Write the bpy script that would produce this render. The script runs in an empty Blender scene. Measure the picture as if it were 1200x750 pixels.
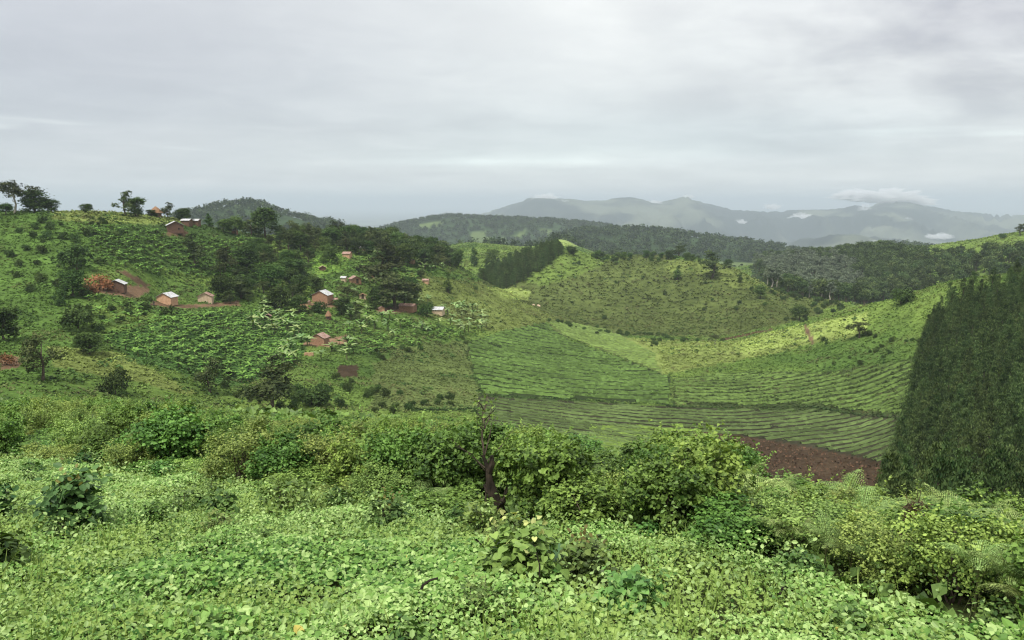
import bpy, math, random
import numpy as np
from mathutils import Vector, Matrix
rng = np.random.default_rng(7)
R = math.radians
scene = bpy.context.scene
COL = scene.collection

# ------------------------------------------------------------------ camera maths (survey of the place: pixel <-> world)
F = 950.0
TH = math.atan(137 / 950.0)
CT, ST = math.cos(TH), math.sin(TH)

def proj(x, y, z):
    c = y * CT - z * ST
    u = 600 + F * x / c
    v = 375 - F * (y * ST + z * CT) / c
    return u, v

def ratio(v):
    yc = (375 - v) / F
    return (-ST + yc * CT) / (CT + yc * ST)

def tof(u, v):
    yc = (375 - v) / F
    return ((u - 600) / F) / (CT + yc * ST)

def v_of_ratio(r):
    yc = (r * CT + ST) / (CT - r * ST)
    return 375 - yc * F

# ------------------------------------------------------------------ noise
_pt = np.random.default_rng(3).random((512, 512)) * 2 - 1
def vnoise(x, y, seed=0):
    x = np.asarray(x, float) + seed * 17.31; y = np.asarray(y, float) + seed * 9.17
    xi = np.floor(x).astype(np.int64); yi = np.floor(y).astype(np.int64)
    fx = x - xi; fy = y - yi
    fx = fx * fx * fx * (fx * (fx * 6 - 15) + 10); fy = fy * fy * fy * (fy * (fy * 6 - 15) + 10)
    a = _pt[xi & 511, yi & 511]; b = _pt[(xi + 1) & 511, yi & 511]
    c = _pt[xi & 511, (yi + 1) & 511]; d = _pt[(xi + 1) & 511, (yi + 1) & 511]
    return (a * (1 - fx) + b * fx) * (1 - fy) + (c * (1 - fx) + d * fx) * fy

def fbm(x, y, seed=0, oct=4):
    s = 0; a = 0.5; f = 1.0
    for o in range(oct):
        s = s + a * vnoise(x * f + o * 3.7, y * f - o * 5.1, seed + o)
        a *= 0.5; f *= 2.03
    return s

# ------------------------------------------------------------------ terrain survey: ground lines (u, distance, pixel row | ('z', height))
def Z_(z): return ('z', z)
A_FG, H_FG = 0.22, 1.9
def plane(x, y): return -H_FG - A_FG * y + 0 * x

LINES = [
 # 0 edge of the near field (plane)
 [(-500, 23, None), (0, 17.9, None), (300, 13, None), (600, 9.6, None), (850, 8.2, None), (1000, 6.8, None), (1200, 5.6, None), (1700, 4, None)],
 # 1 back of the bush belt
 [(-500, 46, 470), (0, 42, 476), (300, 36, 487), (450, 30, 497), (600, 20, 524), (850, 14, 572), (1000, 12, 622), (1200, 10, 662), (1700, 9, 700)],
 # 2 bank dropping to the valley
 [(-500, 85, Z_(-23)), (0, 85, Z_(-24)), (300, 90, Z_(-32)), (600, 90, Z_(-38)), (900, 70, Z_(-34)), (1200, 60, Z_(-30)), (1700, 50, Z_(-28))],
 # 3 first visible valley ground
 [(-500, 130, 440), (0, 130, 455), (150, 140, 475), (300, 155, 485), (450, 165, 492), (600, 165, 514), (750, 170, 534), (850, 170, 548), (1000, 145, 575), (1100, 125, 598), (1200, 105, 615), (1700, 90, 620)],
 # 4
 [(-500, 175, 390), (0, 175, 395), (100, 185, 392), (200, 215, 380), (300, 225, 410), (374, 250, 403), (450, 245, 422), (550, 230, 450), (650, 230, 466), (750, 235, 471), (850, 232, 477), (1000, 212, 482), (1050, 198, 482), (1200, 170, 470), (1700, 150, 460)],
 # 5
 [(-500, 230, 320), (0, 230, 330), (136, 236, 341), (200, 258, 355), (300, 290, 352), (374, 300, 356), (450, 330, 350), (550, 320, 390), (650, 320, 411), (750, 330, 417), (850, 320, 416), (950, 290, 410), (1050, 262, 402), (1200, 220, 395), (1700, 190, 370)],
 # 6 left hill crest / right spur crest
 [(-500, 310, 245), (0, 310, 250), (50, 315, 249), (100, 330, 248), (200, 352, 257), (250, 370, 268), (310, 400, 276), (380, 440, 283), (450, 460, 287), (520, 470, 302), (560, 460, 326), (600, 440, 348), (650, 400, 378), (700, 400, 391), (750, 400, 397), (850, 380, 400), (900, 360, 394), (950, 340, 378), (1000, 325, 362), (1060, 300, 349), (1110, 290, 333), (1200, 275, 320), (1700, 250, 270)],
 # 7 valley behind them / knoll foot
 [(-500, 430, Z_(-45)), (0, 430, Z_(-45)), (200, 470, Z_(-55)), (450, 560, Z_(-63)), (550, 545, Z_(-55)), (575, 520, 341), (600, 505, 342), (650, 462, 371), (700, 442, 387), (750, 438, 392), (850, 432, 391), (900, 412, 387), (950, 420, Z_(-67)), (1000, 430, Z_(-70)), (1060, 420, Z_(-69)), (1200, 400, Z_(-62)), (1700, 400, Z_(-50))],
 # 8 knoll crest
 [(-500, 600, Z_(-70)), (300, 640, Z_(-70)), (480, 660, Z_(-58)), (550, 640, 309), (575, 620, 313), (600, 610, 303), (630, 610, 295), (655, 610, 292), (690, 620, 298), (750, 610, 300), (800, 590, 302), (850, 560, 313), (900, 530, 336), (950, 500, 353), (990, 480, 359), (1050, 500, Z_(-72)), (1200, 480, Z_(-66)), (1700, 480, Z_(-50))],
 # 9 hollow behind the knoll / woods foot
 [(-500, 760, Z_(-85)), (300, 800, Z_(-85)), (480, 800, Z_(-60)), (550, 800, 291), (620, 760, Z_(-46)), (680, 740, Z_(-50)), (750, 750, Z_(-60)), (850, 700, Z_(-66)), (900, 640, 346), (1000, 600, 353), (1060, 600, 341), (1120, 600, 322), (1200, 560, 311), (1700, 560, 260)],
 # 10 woods top / right ridge
 [(-500, 1000, Z_(-100)), (300, 1000, Z_(-100)), (450, 1050, Z_(-80)), (550, 1100, 287), (620, 1100, 290), (655, 1100, 280), (680, 1100, 290), (720, 1100, Z_(-72)), (850, 950, Z_(-76)), (900, 900, 310), (1000, 850, 302), (1060, 780, 294), (1120, 740, 287), (1200, 700, 273), (1700, 700, 220)],
 # 11
 [(-500, 1350, Z_(-115)), (600, 1400, Z_(-110)), (900, 1350, Z_(-120)), (1200, 1250, Z_(-110)), (1700, 1300, Z_(-90))],
 # 12 wooded hills
 [(-500, 1600, Z_(-110)), (100, 1600, Z_(-100)), (170, 1600, Z_(-60)), (225, 1600, 252), (255, 1600, 246), (285, 1600, 241), (310, 1600, 245), (340, 1600, 255), (390, 1600, 266), (450, 1600, Z_(-80)), (600, 1750, Z_(-105)), (650, 1800, 281), (680, 1800, 275), (740, 1800, 272), (800, 1800, 276), (850, 1800, 282), (900, 1800, 289), (960, 1800, 296), (1010, 1800, 293), (1060, 1750, 290), (1110, 1750, 292), (1160, 1700, 300), (1700, 1700, Z_(-90))],
 # 13
 [(-500, 2200, Z_(-170)), (1700, 2200, Z_(-170))],
 # 14 wooded hill, farther
 [(-500, 2700, Z_(-200)), (400, 2700, Z_(-190)), (440, 2700, 275), (480, 2700, 265), (530, 2700, 256), (600, 2700, 257), (650, 2700, 260), (700, 2700, 266), (740, 2700, 275), (820, 2700, Z_(-190)), (1700, 2700, Z_(-200))],
 # 15 plain
 [(-500, 4200, Z_(-290)), (1700, 4200, Z_(-290))],
 # 16 small mountain
 [(-500, 5500, Z_(-330)), (905, 5500, Z_(-325)), (950, 5500, 280), (1000, 5500, 271), (1040, 5500, 278), (1085, 5500, Z_(-320)), (1700, 5500, Z_(-330))],
 # 17
 [(-500, 6700, Z_(-355)), (1700, 6700, Z_(-355))],
 # 18 mountain crest
 [(-500, 9500, Z_(-345)), (540, 9500, Z_(-345)), (575, 9500, 252), (590, 9500, 245), (615, 9500, 236), (640, 9500, 231), (665, 9500, 233), (690, 9500, 236), (740, 9500, 234), (765, 9500, 239), (785, 9500, 237), (805, 9500, 231), (822, 9500, 238), (850, 9500, 246), (875, 9500, 252), (905, 9500, 254), (930, 9500, 251), (960, 9500, 250), (985, 9500, 247), (1010, 9500, 242), (1045, 9500, 239), (1075, 9500, 240), (1100, 9500, 246), (1130, 9500, 255), (1160, 9500, 259), (1200, 9500, 260), (1700, 9500, 250)],
 [(-500, 13000, Z_(-350)), (1700, 13000, Z_(-350))],
 [(-500, 70000, Z_(-350)), (1700, 70000, Z_(-350))],
]
TT = np.linspace(-1.25, 1.25, 2401)

def pchip(xk, yk, x):
    xk = np.asarray(xk, float); yk = np.asarray(yk, float)
    h = np.diff(xk); d = np.diff(yk) / h
    m = np.zeros_like(yk)
    ok = d[:-1] * d[1:] > 0
    w1 = 2 * h[1:] + h[:-1]; w2 = h[1:] + 2 * h[:-1]
    with np.errstate(divide='ignore', invalid='ignore'):
        hm = (w1 + w2) / (w1 / d[:-1] + w2 / d[1:])
    m[1:-1] = np.where(ok, hm, 0)
    i = np.clip(np.searchsorted(xk, x) - 1, 0, len(h) - 1)
    s = np.clip((x - xk[i]) / h[i], 0, 1)
    return ((1 + 2 * s) * (1 - s) ** 2 * yk[i] + s * (1 - s) ** 2 * h[i] * m[i]
            + s * s * (3 - 2 * s) * yk[i + 1] + s * s * (s - 1) * h[i] * m[i + 1])

YT, ZT = [], []
for li, L in enumerate(LINES):
    ts, ys, zs = [], [], []
    for (u, Y, v) in L:
        if v is None:
            z = plane(0, Y); vv = v_of_ratio(z / Y)
        elif isinstance(v, tuple):
            z = v[1]; vv = v_of_ratio(z / Y)
        else:
            z = ratio(v) * Y; vv = v
        ts.append(tof(u, vv)); ys.append(Y); zs.append(z)
    ys_ = pchip(ts, ys, TT); zs_ = pchip(ts, zs, TT)
    k = np.exp(-0.5 * (np.arange(-20, 21) / (5.0 if li < 16 else 2.0)) ** 2); k /= k.sum()
    pad = lambda a: np.convolve(np.pad(a, 20, mode='edge'), k, 'valid')
    YT.append(pad(ys_)); ZT.append(pad(zs_))
YT = np.array(YT); ZT = np.array(ZT)
for i in range(1, len(YT)):
    YT[i] = np.maximum(YT[i], YT[i - 1] * 1.04 + 0.5)
ZT[0] = plane(0, YT[0])
# slopes dz/dy per line (monotone), first one = slope of the near field
Hh = np.diff(YT, axis=0); Dd = np.diff(ZT, axis=0) / Hh
MT = np.zeros_like(ZT)
w1 = 2 * Hh[1:] + Hh[:-1]; w2 = Hh[1:] + 2 * Hh[:-1]
with np.errstate(divide='ignore', invalid='ignore'):
    hm = (w1 + w2) / (w1 / Dd[:-1] + w2 / Dd[1:])
MT[1:-1] = np.where(Dd[:-1] * Dd[1:] > 0, hm, 0)
MT[0] = -A_FG
NL = len(YT)

def Zbase(x, y):
    shp = np.shape(x)
    x = np.ravel(np.asarray(x, float)); y = np.ravel(np.asarray(y, float))
    out = np.empty_like(x)
    for a in range(0, len(x), 60000):
        xs = x[a:a + 60000]; ys = y[a:a + 60000]
        t = np.clip(xs / np.maximum(ys, 1.0), -1.24, 1.24)
        g = (t + 1.25) / 2.5 * 2400; gi = g.astype(int); gf = g - gi
        cnt = np.zeros(len(xs), int)
        for i in range(NL):
            yi = YT[i, gi] * (1 - gf) + YT[i, gi + 1] * gf
            cnt += (ys > yi)
        i0 = np.clip(cnt - 1, 0, NL - 2); i1 = i0 + 1
        L = lambda T, i: T[i, gi] * (1 - gf) + T[i, gi + 1] * gf
        y0, y1, z0, z1, m0, m1 = L(YT, i0), L(YT, i1), L(ZT, i0), L(ZT, i1), L(MT, i0), L(MT, i1)
        h = y1 - y0; s = np.clip((ys - y0) / h, 0, 1)
        z = ((1 + 2 * s) * (1 - s) ** 2 * z0 + s * (1 - s) ** 2 * h * m0
             + s * s * (3 - 2 * s) * z1 + s * s * (s - 1) * h * m1)
        out[a:a + 60000] = np.where(cnt == 0, plane(xs, ys), z)
    return out.reshape(shp)

def sstep(a, b, x):
    s = np.clip((x - a) / (b - a), 0, 1); return s * s * (3 - 2 * s)

def Zg(x, y):
    """height of the ground everywhere"""
    x = np.asarray(x, float); y = np.asarray(y, float)
    z = Zbase(x, y)
    z = z + 0.10 * fbm(x / 2.3, y / 2.3, 1, 3) * (1 - sstep(20, 60, y))
    z = z + (0.9 * fbm(x / 22, y / 22, 2, 4)) * sstep(60, 160, y)
    z = z + (3.5 * fbm(x / 90, y / 90, 4, 4)) * sstep(420, 900, y)
    z = z + (14 * fbm(x / 260, y / 260, 5, 4)) * sstep(1200, 2200, y) * (1 - 0.5 * sstep(4000, 5000, y))
    w = np.clip((300 - (z + 330)) / 200, 0.30, 1) * sstep(-350, -290, z)
    rd = 1 - 2.6 * np.abs(fbm(x / 520 + .4 * vnoise(x / 900, y / 900, 8), y / 1300, 6, 5))
    z = z + (rd - 0.34) * 155 * w * (.35 + .65 * sstep(6200, 7200, y)) * sstep(4500, 5200, y) * (1 - sstep(11500, 13000, y))
    return z

def inpoly(u, v, poly):
    u = np.asarray(u); v = np.asarray(v); c = np.zeros(u.shape, bool); n = len(poly)
    for i in range(n):
        x1, y1 = poly[i]; x2, y2 = poly[(i + 1) % n]
        if y1 == y2: continue
        k = ((y1 > v) != (y2 > v)) & (u < (x2 - x1) * (v - y1) / (y2 - y1) + x1)
        c ^= k
    return c

def hit(u, v, y0=60.0, y1=1500.0, n=500):
    """where the sight line through a surveyed pixel first meets the ground beyond y0"""
    u = np.atleast_1d(np.asarray(u, float)); v = np.atleast_1d(np.asarray(v, float))
    t = tof(u, v); r = ratio(v)
    Y = y0 * (y1 / y0) ** (np.arange(n) / (n - 1))
    X = t[:, None] * Y[None]; zz = Zg(X, np.broadcast_to(Y, X.shape)); below = (r[:, None] * Y[None]) < zz
    i = np.where(below.any(1), below.argmax(1), n - 1); i = np.maximum(i, 1)
    k = np.arange(len(u))
    d0 = r * Y[i - 1] - zz[k, i - 1]; d1 = r * Y[i] - zz[k, i]
    s = np.clip(d0 / (d0 - d1 + 1e-9), 0, 1)
    Yh = Y[i - 1] + (Y[i] - Y[i - 1]) * s
    x = t * Yh
    return x, Yh, Zg(x, Yh)

def hit_near(u, v, ymax, y0=60.0):
    for k in range(14):
        x, y, z = hit(u, v + k, y0, 1500, 700)
        if y[0] < ymax: break
    return float(x[0]), float(y[0]), float(z[0])

def scatter(poly, y0, y1, dens, seed=0, cap=400000):
    """even scatter over the ground area whose survey outline is poly"""
    g = np.random.default_rng(seed)
    us = [p[0] for p in poly]; t0, t1 = tof(min(us), 400) * 1.03 - .01, tof(max(us), 400) * 1.03 + .01
    if t0 > 0: t0 *= .9
    n = int(min(cap, dens * (t1 - t0) * (y1 * y1 - y0 * y0) / 2))
    y = np.sqrt(g.uniform(y0 * y0, y1 * y1, n)); x = g.uniform(t0, t1, n) * y
    z = Zg(x, y); u, v = proj(x, y, z)
    k = inpoly(u, v, poly)
    return x[k], y[k], z[k]

# ------------------------------------------------------------------ mesh building blocks
class T:
    """arrays of quads with a colour per face"""
    def __init__(s, V, Fc, C, M=None):
        s.V = np.asarray(V, np.float32).reshape(-1, 3); s.F = np.asarray(Fc, np.int32).reshape(-1, 4)
        s.C = np.asarray(C, np.float32).reshape(-1, 3)
        if len(s.C) == 1 and len(s.F) != 1: s.C = np.repeat(s.C, len(s.F), 0)
        s.M = np.zeros(len(s.F), np.int32) if M is None else np.asarray(M, np.int32)
def cat(*ts):
    o = 0; V = []; Fc = []
    for t in ts:
        V.append(t.V); Fc.append(t.F + o); o += len(t.V)
    return T(np.concatenate(V), np.concatenate(Fc), np.concatenate([t.C for t in ts]), np.concatenate([t.M for t in ts]))

def mesh_of(name, t, mats, smooth=False):
    me = bpy.data.meshes.new(name)
    nf = len(t.F)
    me.vertices.add(len(t.V)); me.vertices.foreach_set('co', t.V.ravel())
    # quads whose last two indices agree are triangles
    tri = t.F[:, 3] == t.F[:, 2]
    lens = np.where(tri, 3, 4).astype(np.int32)
    loops = t.F.ravel()[np.stack([np.ones(nf, bool)] * 3 + [~tri], 1).ravel()]
    me.loops.add(len(loops)); me.loops.foreach_set('vertex_index', loops.astype(np.int32))
    me.polygons.add(nf)
    st = np.concatenate([[0], np.cumsum(lens)[:-1]]).astype(np.int32)
    me.polygons.foreach_set('loop_start', st)
    me.polygons.foreach_set('material_index', t.M)
    me.polygons.foreach_set('use_smooth', np.full(nf, smooth))
    me.update(calc_edges=True)
    a = me.attributes.new('col', 'FLOAT_COLOR', 'FACE')
    a.data.foreach_set('color', np.concatenate([t.C, np.ones((nf, 1), np.float32)], 1).ravel().astype(np.float32))
    for m in (mats if isinstance(mats, (list, tuple)) else [mats]): me.materials.append(m)
    return me

def link(name, data, parent=None, label=None, cat_=None, group=None, kind=None, loc=None, rotz=None, sc=None):
    o = bpy.data.objects.new(name, data); COL.objects.link(o)
    if parent is not None: o.parent = parent
    if label: o['label'] = label
    if cat_: o['category'] = cat_
    if group: o['group'] = group
    if kind: o['kind'] = kind
    if loc is not None: o.location = [float(q) for q in loc]
    if rotz is not None: o.rotation_euler = (0, 0, float(rotz))
    if sc is not None: o.scale = (sc, sc, sc) if np.isscalar(sc) else sc
    return o

def copy_tree(src, **kw):
    c = src.copy(); COL.objects.link(c)
    for ch in src.children:
        d = ch.copy(); COL.objects.link(d); d.parent = c
        for g in ch.children:
            e = g.copy(); COL.objects.link(e); e.parent = d
    if 'loc' in kw: c.location = [float(q) for q in kw['loc']]
    if 'rotz' in kw: c.rotation_euler = (0, 0, float(kw['rotz']))
    if 'sc' in kw: c.scale = (kw['sc'],) * 3 if np.isscalar(kw['sc']) else kw['sc']
    if kw.get('label'): c['label'] = kw['label']
    if kw.get('group'): c['group'] = kw['group']
    return c

DIAM = (np.array([[0, 0, 0], [-.5, .45, .10], [0, 1, -.04], [.5, .45, .10]], np.float32), np.array([[0, 1, 2, 3]]))
BLADE = (np.array([[-.06, 0, 0], [.06, 0, 0], [.05, .6, .10], [-.05, .6, .10], [0, 1, -.02]], np.float32), np.array([[0, 1, 2, 3], [3, 2, 4, 4]]))
HEART = (np.array([[0, .08, 0], [0, .5, -.03], [0, 1, -.12], [-.36, -.08, .07], [-.50, .28, .10], [-.30, .70, .02],
                   [.36, -.08, .07], [.50, .28, .10], [.30, .70, .02]], np.float32),
         np.array([[0, 1, 4, 3], [1, 2, 5, 4], [0, 6, 7, 1], [1, 7, 8, 2]]))
OVAL = (np.array([[0, 0, 0], [-.24, .3, .06], [-.22, .7, .04], [0, 1, -.06], [.22, .7, .04], [.24, .3, .06], [0, .5, -.02]], np.float32),
        np.array([[0, 6, 1, 1], [6, 2, 1, 1], [6, 3, 2, 2], [0, 5, 6, 6], [6, 5, 4, 4], [6, 4, 3, 3]]))

def leaves(P, N, S, C, tmpl=DIAM, g=rng, D=None, asp=1.0):
    """one leaf per point: P place, N normal, S size, C colour (n,3)"""
    P = np.asarray(P, float); N = np.asarray(N, float); n = len(P)
    N = N / (np.linalg.norm(N, axis=1, keepdims=True) + 1e-9)
    if D is None: D = g.normal(size=(n, 3))
    B = np.cross(D, N); B /= (np.linalg.norm(B, axis=1, keepdims=True) + 1e-9)
    D = np.cross(N, B)
    S = np.broadcast_to(np.asarray(S, float), (n,))
    tv, tf = tmpl
    V = P[:, None] + S[:, None, None] * (tv[None, :, 0:1] * asp * B[:, None] + tv[None, :, 1:2] * D[:, None] + tv[None, :, 2:3] * N[:, None])
    Fc = (tf[None] + (np.arange(n) * len(tv))[:, None, None])
    C = np.asarray(C, float).reshape(-1, 3)
    if len(C) == 1: C = np.repeat(C, n, 0)
    Cf = np.repeat(C, len(tf), 0)
    return T(V.reshape(-1, 3), Fc.reshape(-1, 4), Cf)

def tube(path, rad, sides=6, c=(.08, .06, .045), mat=0):
    path = np.asarray(path, float); k = len(path); rad = np.broadcast_to(np.asarray(rad, float), (k,))
    tg = np.gradient(path, axis=0); tg /= np.linalg.norm(tg, axis=1, keepdims=True) + 1e-9
    ref = np.where(np.abs(tg[:, 2:3]) > .9, np.array([[1., 0, 0]]), np.array([[0, 0, 1.]]))
    a = np.cross(tg, ref); a /= np.linalg.norm(a, axis=1, keepdims=True) + 1e-9
    b = np.cross(tg, a)
    an = np.arange(sides) / sides * 2 * math.pi
    V = path[:, None] + rad[:, None, None] * (np.cos(an)[None, :, None] * a[:, None] + np.sin(an)[None, :, None] * b[:, None])
    V = V.reshape(-1, 3)
    Fc = []
    for i in range(k - 1):
        for j in range(sides):
            j2 = (j + 1) % sides
            Fc.append([i * sides + j, i * sides + j2, (i + 1) * sides + j2, (i + 1) * sides + j])
    V = np.concatenate([V, path[-1:]]); top = len(V) - 1
    for j in range(sides): Fc.append([(k - 1) * sides + j, (k - 1) * sides + (j + 1) % sides, top, top])
    return T(V, Fc, [c], np.full(len(Fc), mat))

def box(x0, x1, y0, y1, z0, z1, c=(1, 1, 1), mat=0):
    V = [(x, y, z) for z in (z0, z1) for y in (y0, y1) for x in (x0, x1)]
    Fc = [[0, 2, 3, 1], [4, 5, 7, 6], [0, 1, 5, 4], [1, 3, 7, 5], [3, 2, 6, 7], [2, 0, 4, 6]]
    return T(V, Fc, [c], np.full(6, mat))

def crown(lobes, nclump, per, leaf, dark, light, g, spread=.32, up=.5, tmpl=DIAM, asp=1.0, shell=(.75, 1.02), droop=0.0):
    """foliage: leaf clumps through the volume of a few ellipsoid lobes (x,y,z,rx,ry,rz)"""
    Lb = np.array(lobes, float); w = Lb[:, 3] * Lb[:, 5]; w /= w.sum()
    li = g.choice(len(Lb), nclump, p=w)
    d = g.normal(size=(nclump, 3)); d /= np.linalg.norm(d, axis=1, keepdims=True)
    d[:, 2] = np.where(d[:, 2] < -.55, -d[:, 2], d[:, 2])
    rr = g.uniform(shell[0], shell[1], nclump)[:, None]
    inner = g.random(nclump) < .2
    rr[inner] *= .6
    Cc = Lb[li, :3] + d * Lb[li, 3:6] * rr
    csz = g.uniform(.6, 1.3, nclump) * spread * Lb[li, 3:6].mean(1)
    tone = np.clip(g.beta(2, 2.2, nclump), 0, 1)
    idx = np.repeat(np.arange(nclump), per)
    off = g.normal(size=(len(idx), 3)) * csz[idx][:, None] * np.array([1, 1, .65])
    off[:, 2] -= droop * np.abs(g.normal(size=len(idx))) * csz[idx]
    P = Cc[idx] + off
    N = d[idx] * .8 + np.array([0, 0, up]) + g.normal(size=P.shape) * .55
    tt = np.clip(tone[idx] + g.normal(size=len(idx)) * .16, 0, 1)[:, None]
    C = np.array(dark)[None] * (1 - tt) + np.array(light)[None] * tt
    return leaves(P, N, leaf * g.uniform(.6, 1.35, len(P)), C, tmpl, g, asp=asp)

def merge(t, pos, sc, rot, tintv=None, scz=None):
    """many copies of a template in one mesh"""
    pos = np.asarray(pos, np.float32); n = len(pos); c, s = np.cos(rot), np.sin(rot)
    sc = np.broadcast_to(sc, (n,)); scz = sc if scz is None else scz
    V = t.V[None]
    x = (V[..., 0] * c[:, None] - V[..., 1] * s[:, None]) * sc[:, None] + pos[:, 0:1]
    y = (V[..., 0] * s[:, None] + V[..., 1] * c[:, None]) * sc[:, None] + pos[:, 1:2]
    z = V[..., 2] * np.broadcast_to(scz, (n,))[:, None] + pos[:, 2:3]
    Vn = np.stack([x, y, z], -1).reshape(-1, 3)
    Fn = (t.F[None] + (np.arange(n, dtype=np.int32) * len(t.V))[:, None, None]).reshape(-1, 4)
    Cn = np.tile(t.C, (n, 1)).reshape(n, -1, 3)
    if tintv is not None: Cn = Cn * np.asarray(tintv)[:, None, :]
    return T(Vn, Fn, Cn.reshape(-1, 3), np.tile(t.M, n))
# ------------------------------------------------------------------ materials
def newmat(name):
    m = bpy.data.materials.new(name); m.use_nodes = True
    nt = m.node_tree; nt.nodes.clear()
    return m, nt, nt.nodes, nt.links

def foliage_mat(name, trans=.3, rough=.5, spec=.35, vmin=.75, vmax=1.3, hue=.02, col=None, tcol=(1.25, 1.25, .55)):
    m, nt, N, L = newmat(name)
    out = N.new('ShaderNodeOutputMaterial')
    if col is None:
        at = N.new('ShaderNodeAttribute'); at.attribute_name = 'col'; csrc = at.outputs['Color']
    else:
        rg = N.new('ShaderNodeRGB'); rg.outputs[0].default_value = (*col, 1); csrc = rg.outputs[0]
    oi = N.new('ShaderNodeObjectInfo')
    mr = N.new('ShaderNodeMapRange'); mr.inputs['To Min'].default_value = vmin; mr.inputs['To Max'].default_value = vmax
    L.new(oi.outputs['Random'], mr.inputs['Value'])
    m2 = N.new('ShaderNodeMath'); m2.operation = 'MULTIPLY'; m2.inputs[1].default_value = 7.31
    m3 = N.new('ShaderNodeMath'); m3.operation = 'FRACT'
    L.new(oi.outputs['Random'], m2.inputs[0]); L.new(m2.outputs[0], m3.inputs[0])
    mh = N.new('ShaderNodeMapRange'); mh.inputs['To Min'].default_value = .5 - hue; mh.inputs['To Max'].default_value = .5 + hue
    L.new(m3.outputs[0], mh.inputs['Value'])
    hs = N.new('ShaderNodeHueSaturation')
    L.new(csrc, hs.inputs['Color']); L.new(mr.outputs[0], hs.inputs['Value']); L.new(mh.outputs[0], hs.inputs['Hue'])
    p = N.new('ShaderNodeBsdfPrincipled'); p.inputs['Roughness'].default_value = rough
    p.inputs['Specular IOR Level'].default_value = spec
    L.new(hs.outputs[0], p.inputs['Base Color'])
    if trans > 0:
        mx = N.new('ShaderNodeMix'); mx.data_type = 'RGBA'; mx.blend_type = 'MULTIPLY'; mx.inputs['Factor'].default_value = 1
        mx.inputs['B'].default_value = (*tcol, 1)
        L.new(hs.outputs[0], mx.inputs['A'])
        tr = N.new('ShaderNodeBsdfTranslucent'); L.new(mx.outputs['Result'], tr.inputs['Color'])
        ms = N.new('ShaderNodeMixShader'); ms.inputs[0].default_value = trans
        L.new(p.outputs[0], ms.inputs[1]); L.new(tr.outputs[0], ms.inputs[2]); L.new(ms.outputs[0], out.inputs['Surface'])
    else:
        L.new(p.outputs[0], out.inputs['Surface'])
    return m

def surf_mat(name, c1, c2, scale=3.0, rough=.9, bump=.3, detail=6, metal=0, brick=None):
    m, nt, N, L = newmat(name)
    out = N.new('ShaderNodeOutputMaterial'); p = N.new('ShaderNodeBsdfPrincipled')
    tc = N.new('ShaderNodeTexCoord')
    n1 = N.new('ShaderNodeTexNoise'); n1.inputs['Scale'].default_value = scale; n1.inputs['Detail'].default_value = detail
    L.new(tc.outputs['Object'], n1.inputs['Vector'])
    cr = N.new('ShaderNodeValToRGB'); cr.color_ramp.elements[0].position = .3; cr.color_ramp.elements[1].position = .7
    cr.color_ramp.elements[0].color = (*c1, 1); cr.color_ramp.elements[1].color = (*c2, 1)
    L.new(n1.outputs['Fac'], cr.inputs[0])
    src = cr.outputs[0]; hsrc = n1.outputs['Fac']
    if brick:
        bt = N.new('ShaderNodeTexBrick'); bt.inputs['Scale'].default_value = 1.0
        bt.inputs['Brick Width'].default_value = .3; bt.inputs['Row Height'].default_value = .14; bt.inputs['Mortar Size'].default_value = .018
        sx = N.new('ShaderNodeSeparateXYZ'); L.new(tc.outputs['Object'], sx.inputs[0])
        ad = N.new('ShaderNodeMath'); L.new(sx.outputs[0], ad.inputs[0]); L.new(sx.outputs[1], ad.inputs[1])
        cx = N.new('ShaderNodeCombineXYZ'); L.new(ad.outputs[0], cx.inputs[0]); L.new(sx.outputs[2], cx.inputs[1])
        L.new(cx.outputs[0], bt.inputs['Vector'])
        L.new(src, bt.inputs['Color1'])
        dk = N.new('ShaderNodeHueSaturation'); dk.inputs['Value'].default_value = .7; L.new(src, dk.inputs['Color'])
        L.new(dk.outputs[0], bt.inputs['Color2']); bt.inputs['Mortar'].default_value = (*brick, 1)
        src = bt.outputs['Color']
    L.new(src, p.inputs['Base Color']); p.inputs['Roughness'].default_value = rough; p.inputs['Metallic'].default_value = metal
    p.inputs['Specular IOR Level'].default_value = .25
    if bump:
        b = N.new('ShaderNodeBump'); b.inputs['Strength'].default_value = bump; L.new(hsrc, b.inputs['Height']); L.new(b.outputs[0], p.inputs['Normal'])
    L.new(p.outputs[0], out.inputs['Surface'])
    return m

M_LEAF = foliage_mat('leaf_near', .16, .45, .16, .85, 1.2)
M_COVER = foliage_mat('leaf_ground_cover', .16, .45, .17, 1, 1, 0)
M_TREE = foliage_mat('leaf_tree', .15, .7, .08, .65, 1.4, .018)
M_PLANT = foliage_mat('leaf_plantation', .12, .7, .06, .7, 1.35, .015)
M_STUFF = foliage_mat('leaf_mass', .15, .7, .08, 1, 1, 0)
M_BANANA = foliage_mat('leaf_banana', .22, .4, .3, .8, 1.25, .02)
M_BARK = surf_mat('bark', (.035, .025, .018), (.13, .10, .075), 6, .9, .6)
M_PALEBARK = surf_mat('pale_bark', (.20, .18, .14), (.42, .39, .33), 4, .85, .4)
M_DARKWOOD = surf_mat('dead_wood', (.006, .005, .004), (.045, .034, .022), 9, .9, .8)

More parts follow.
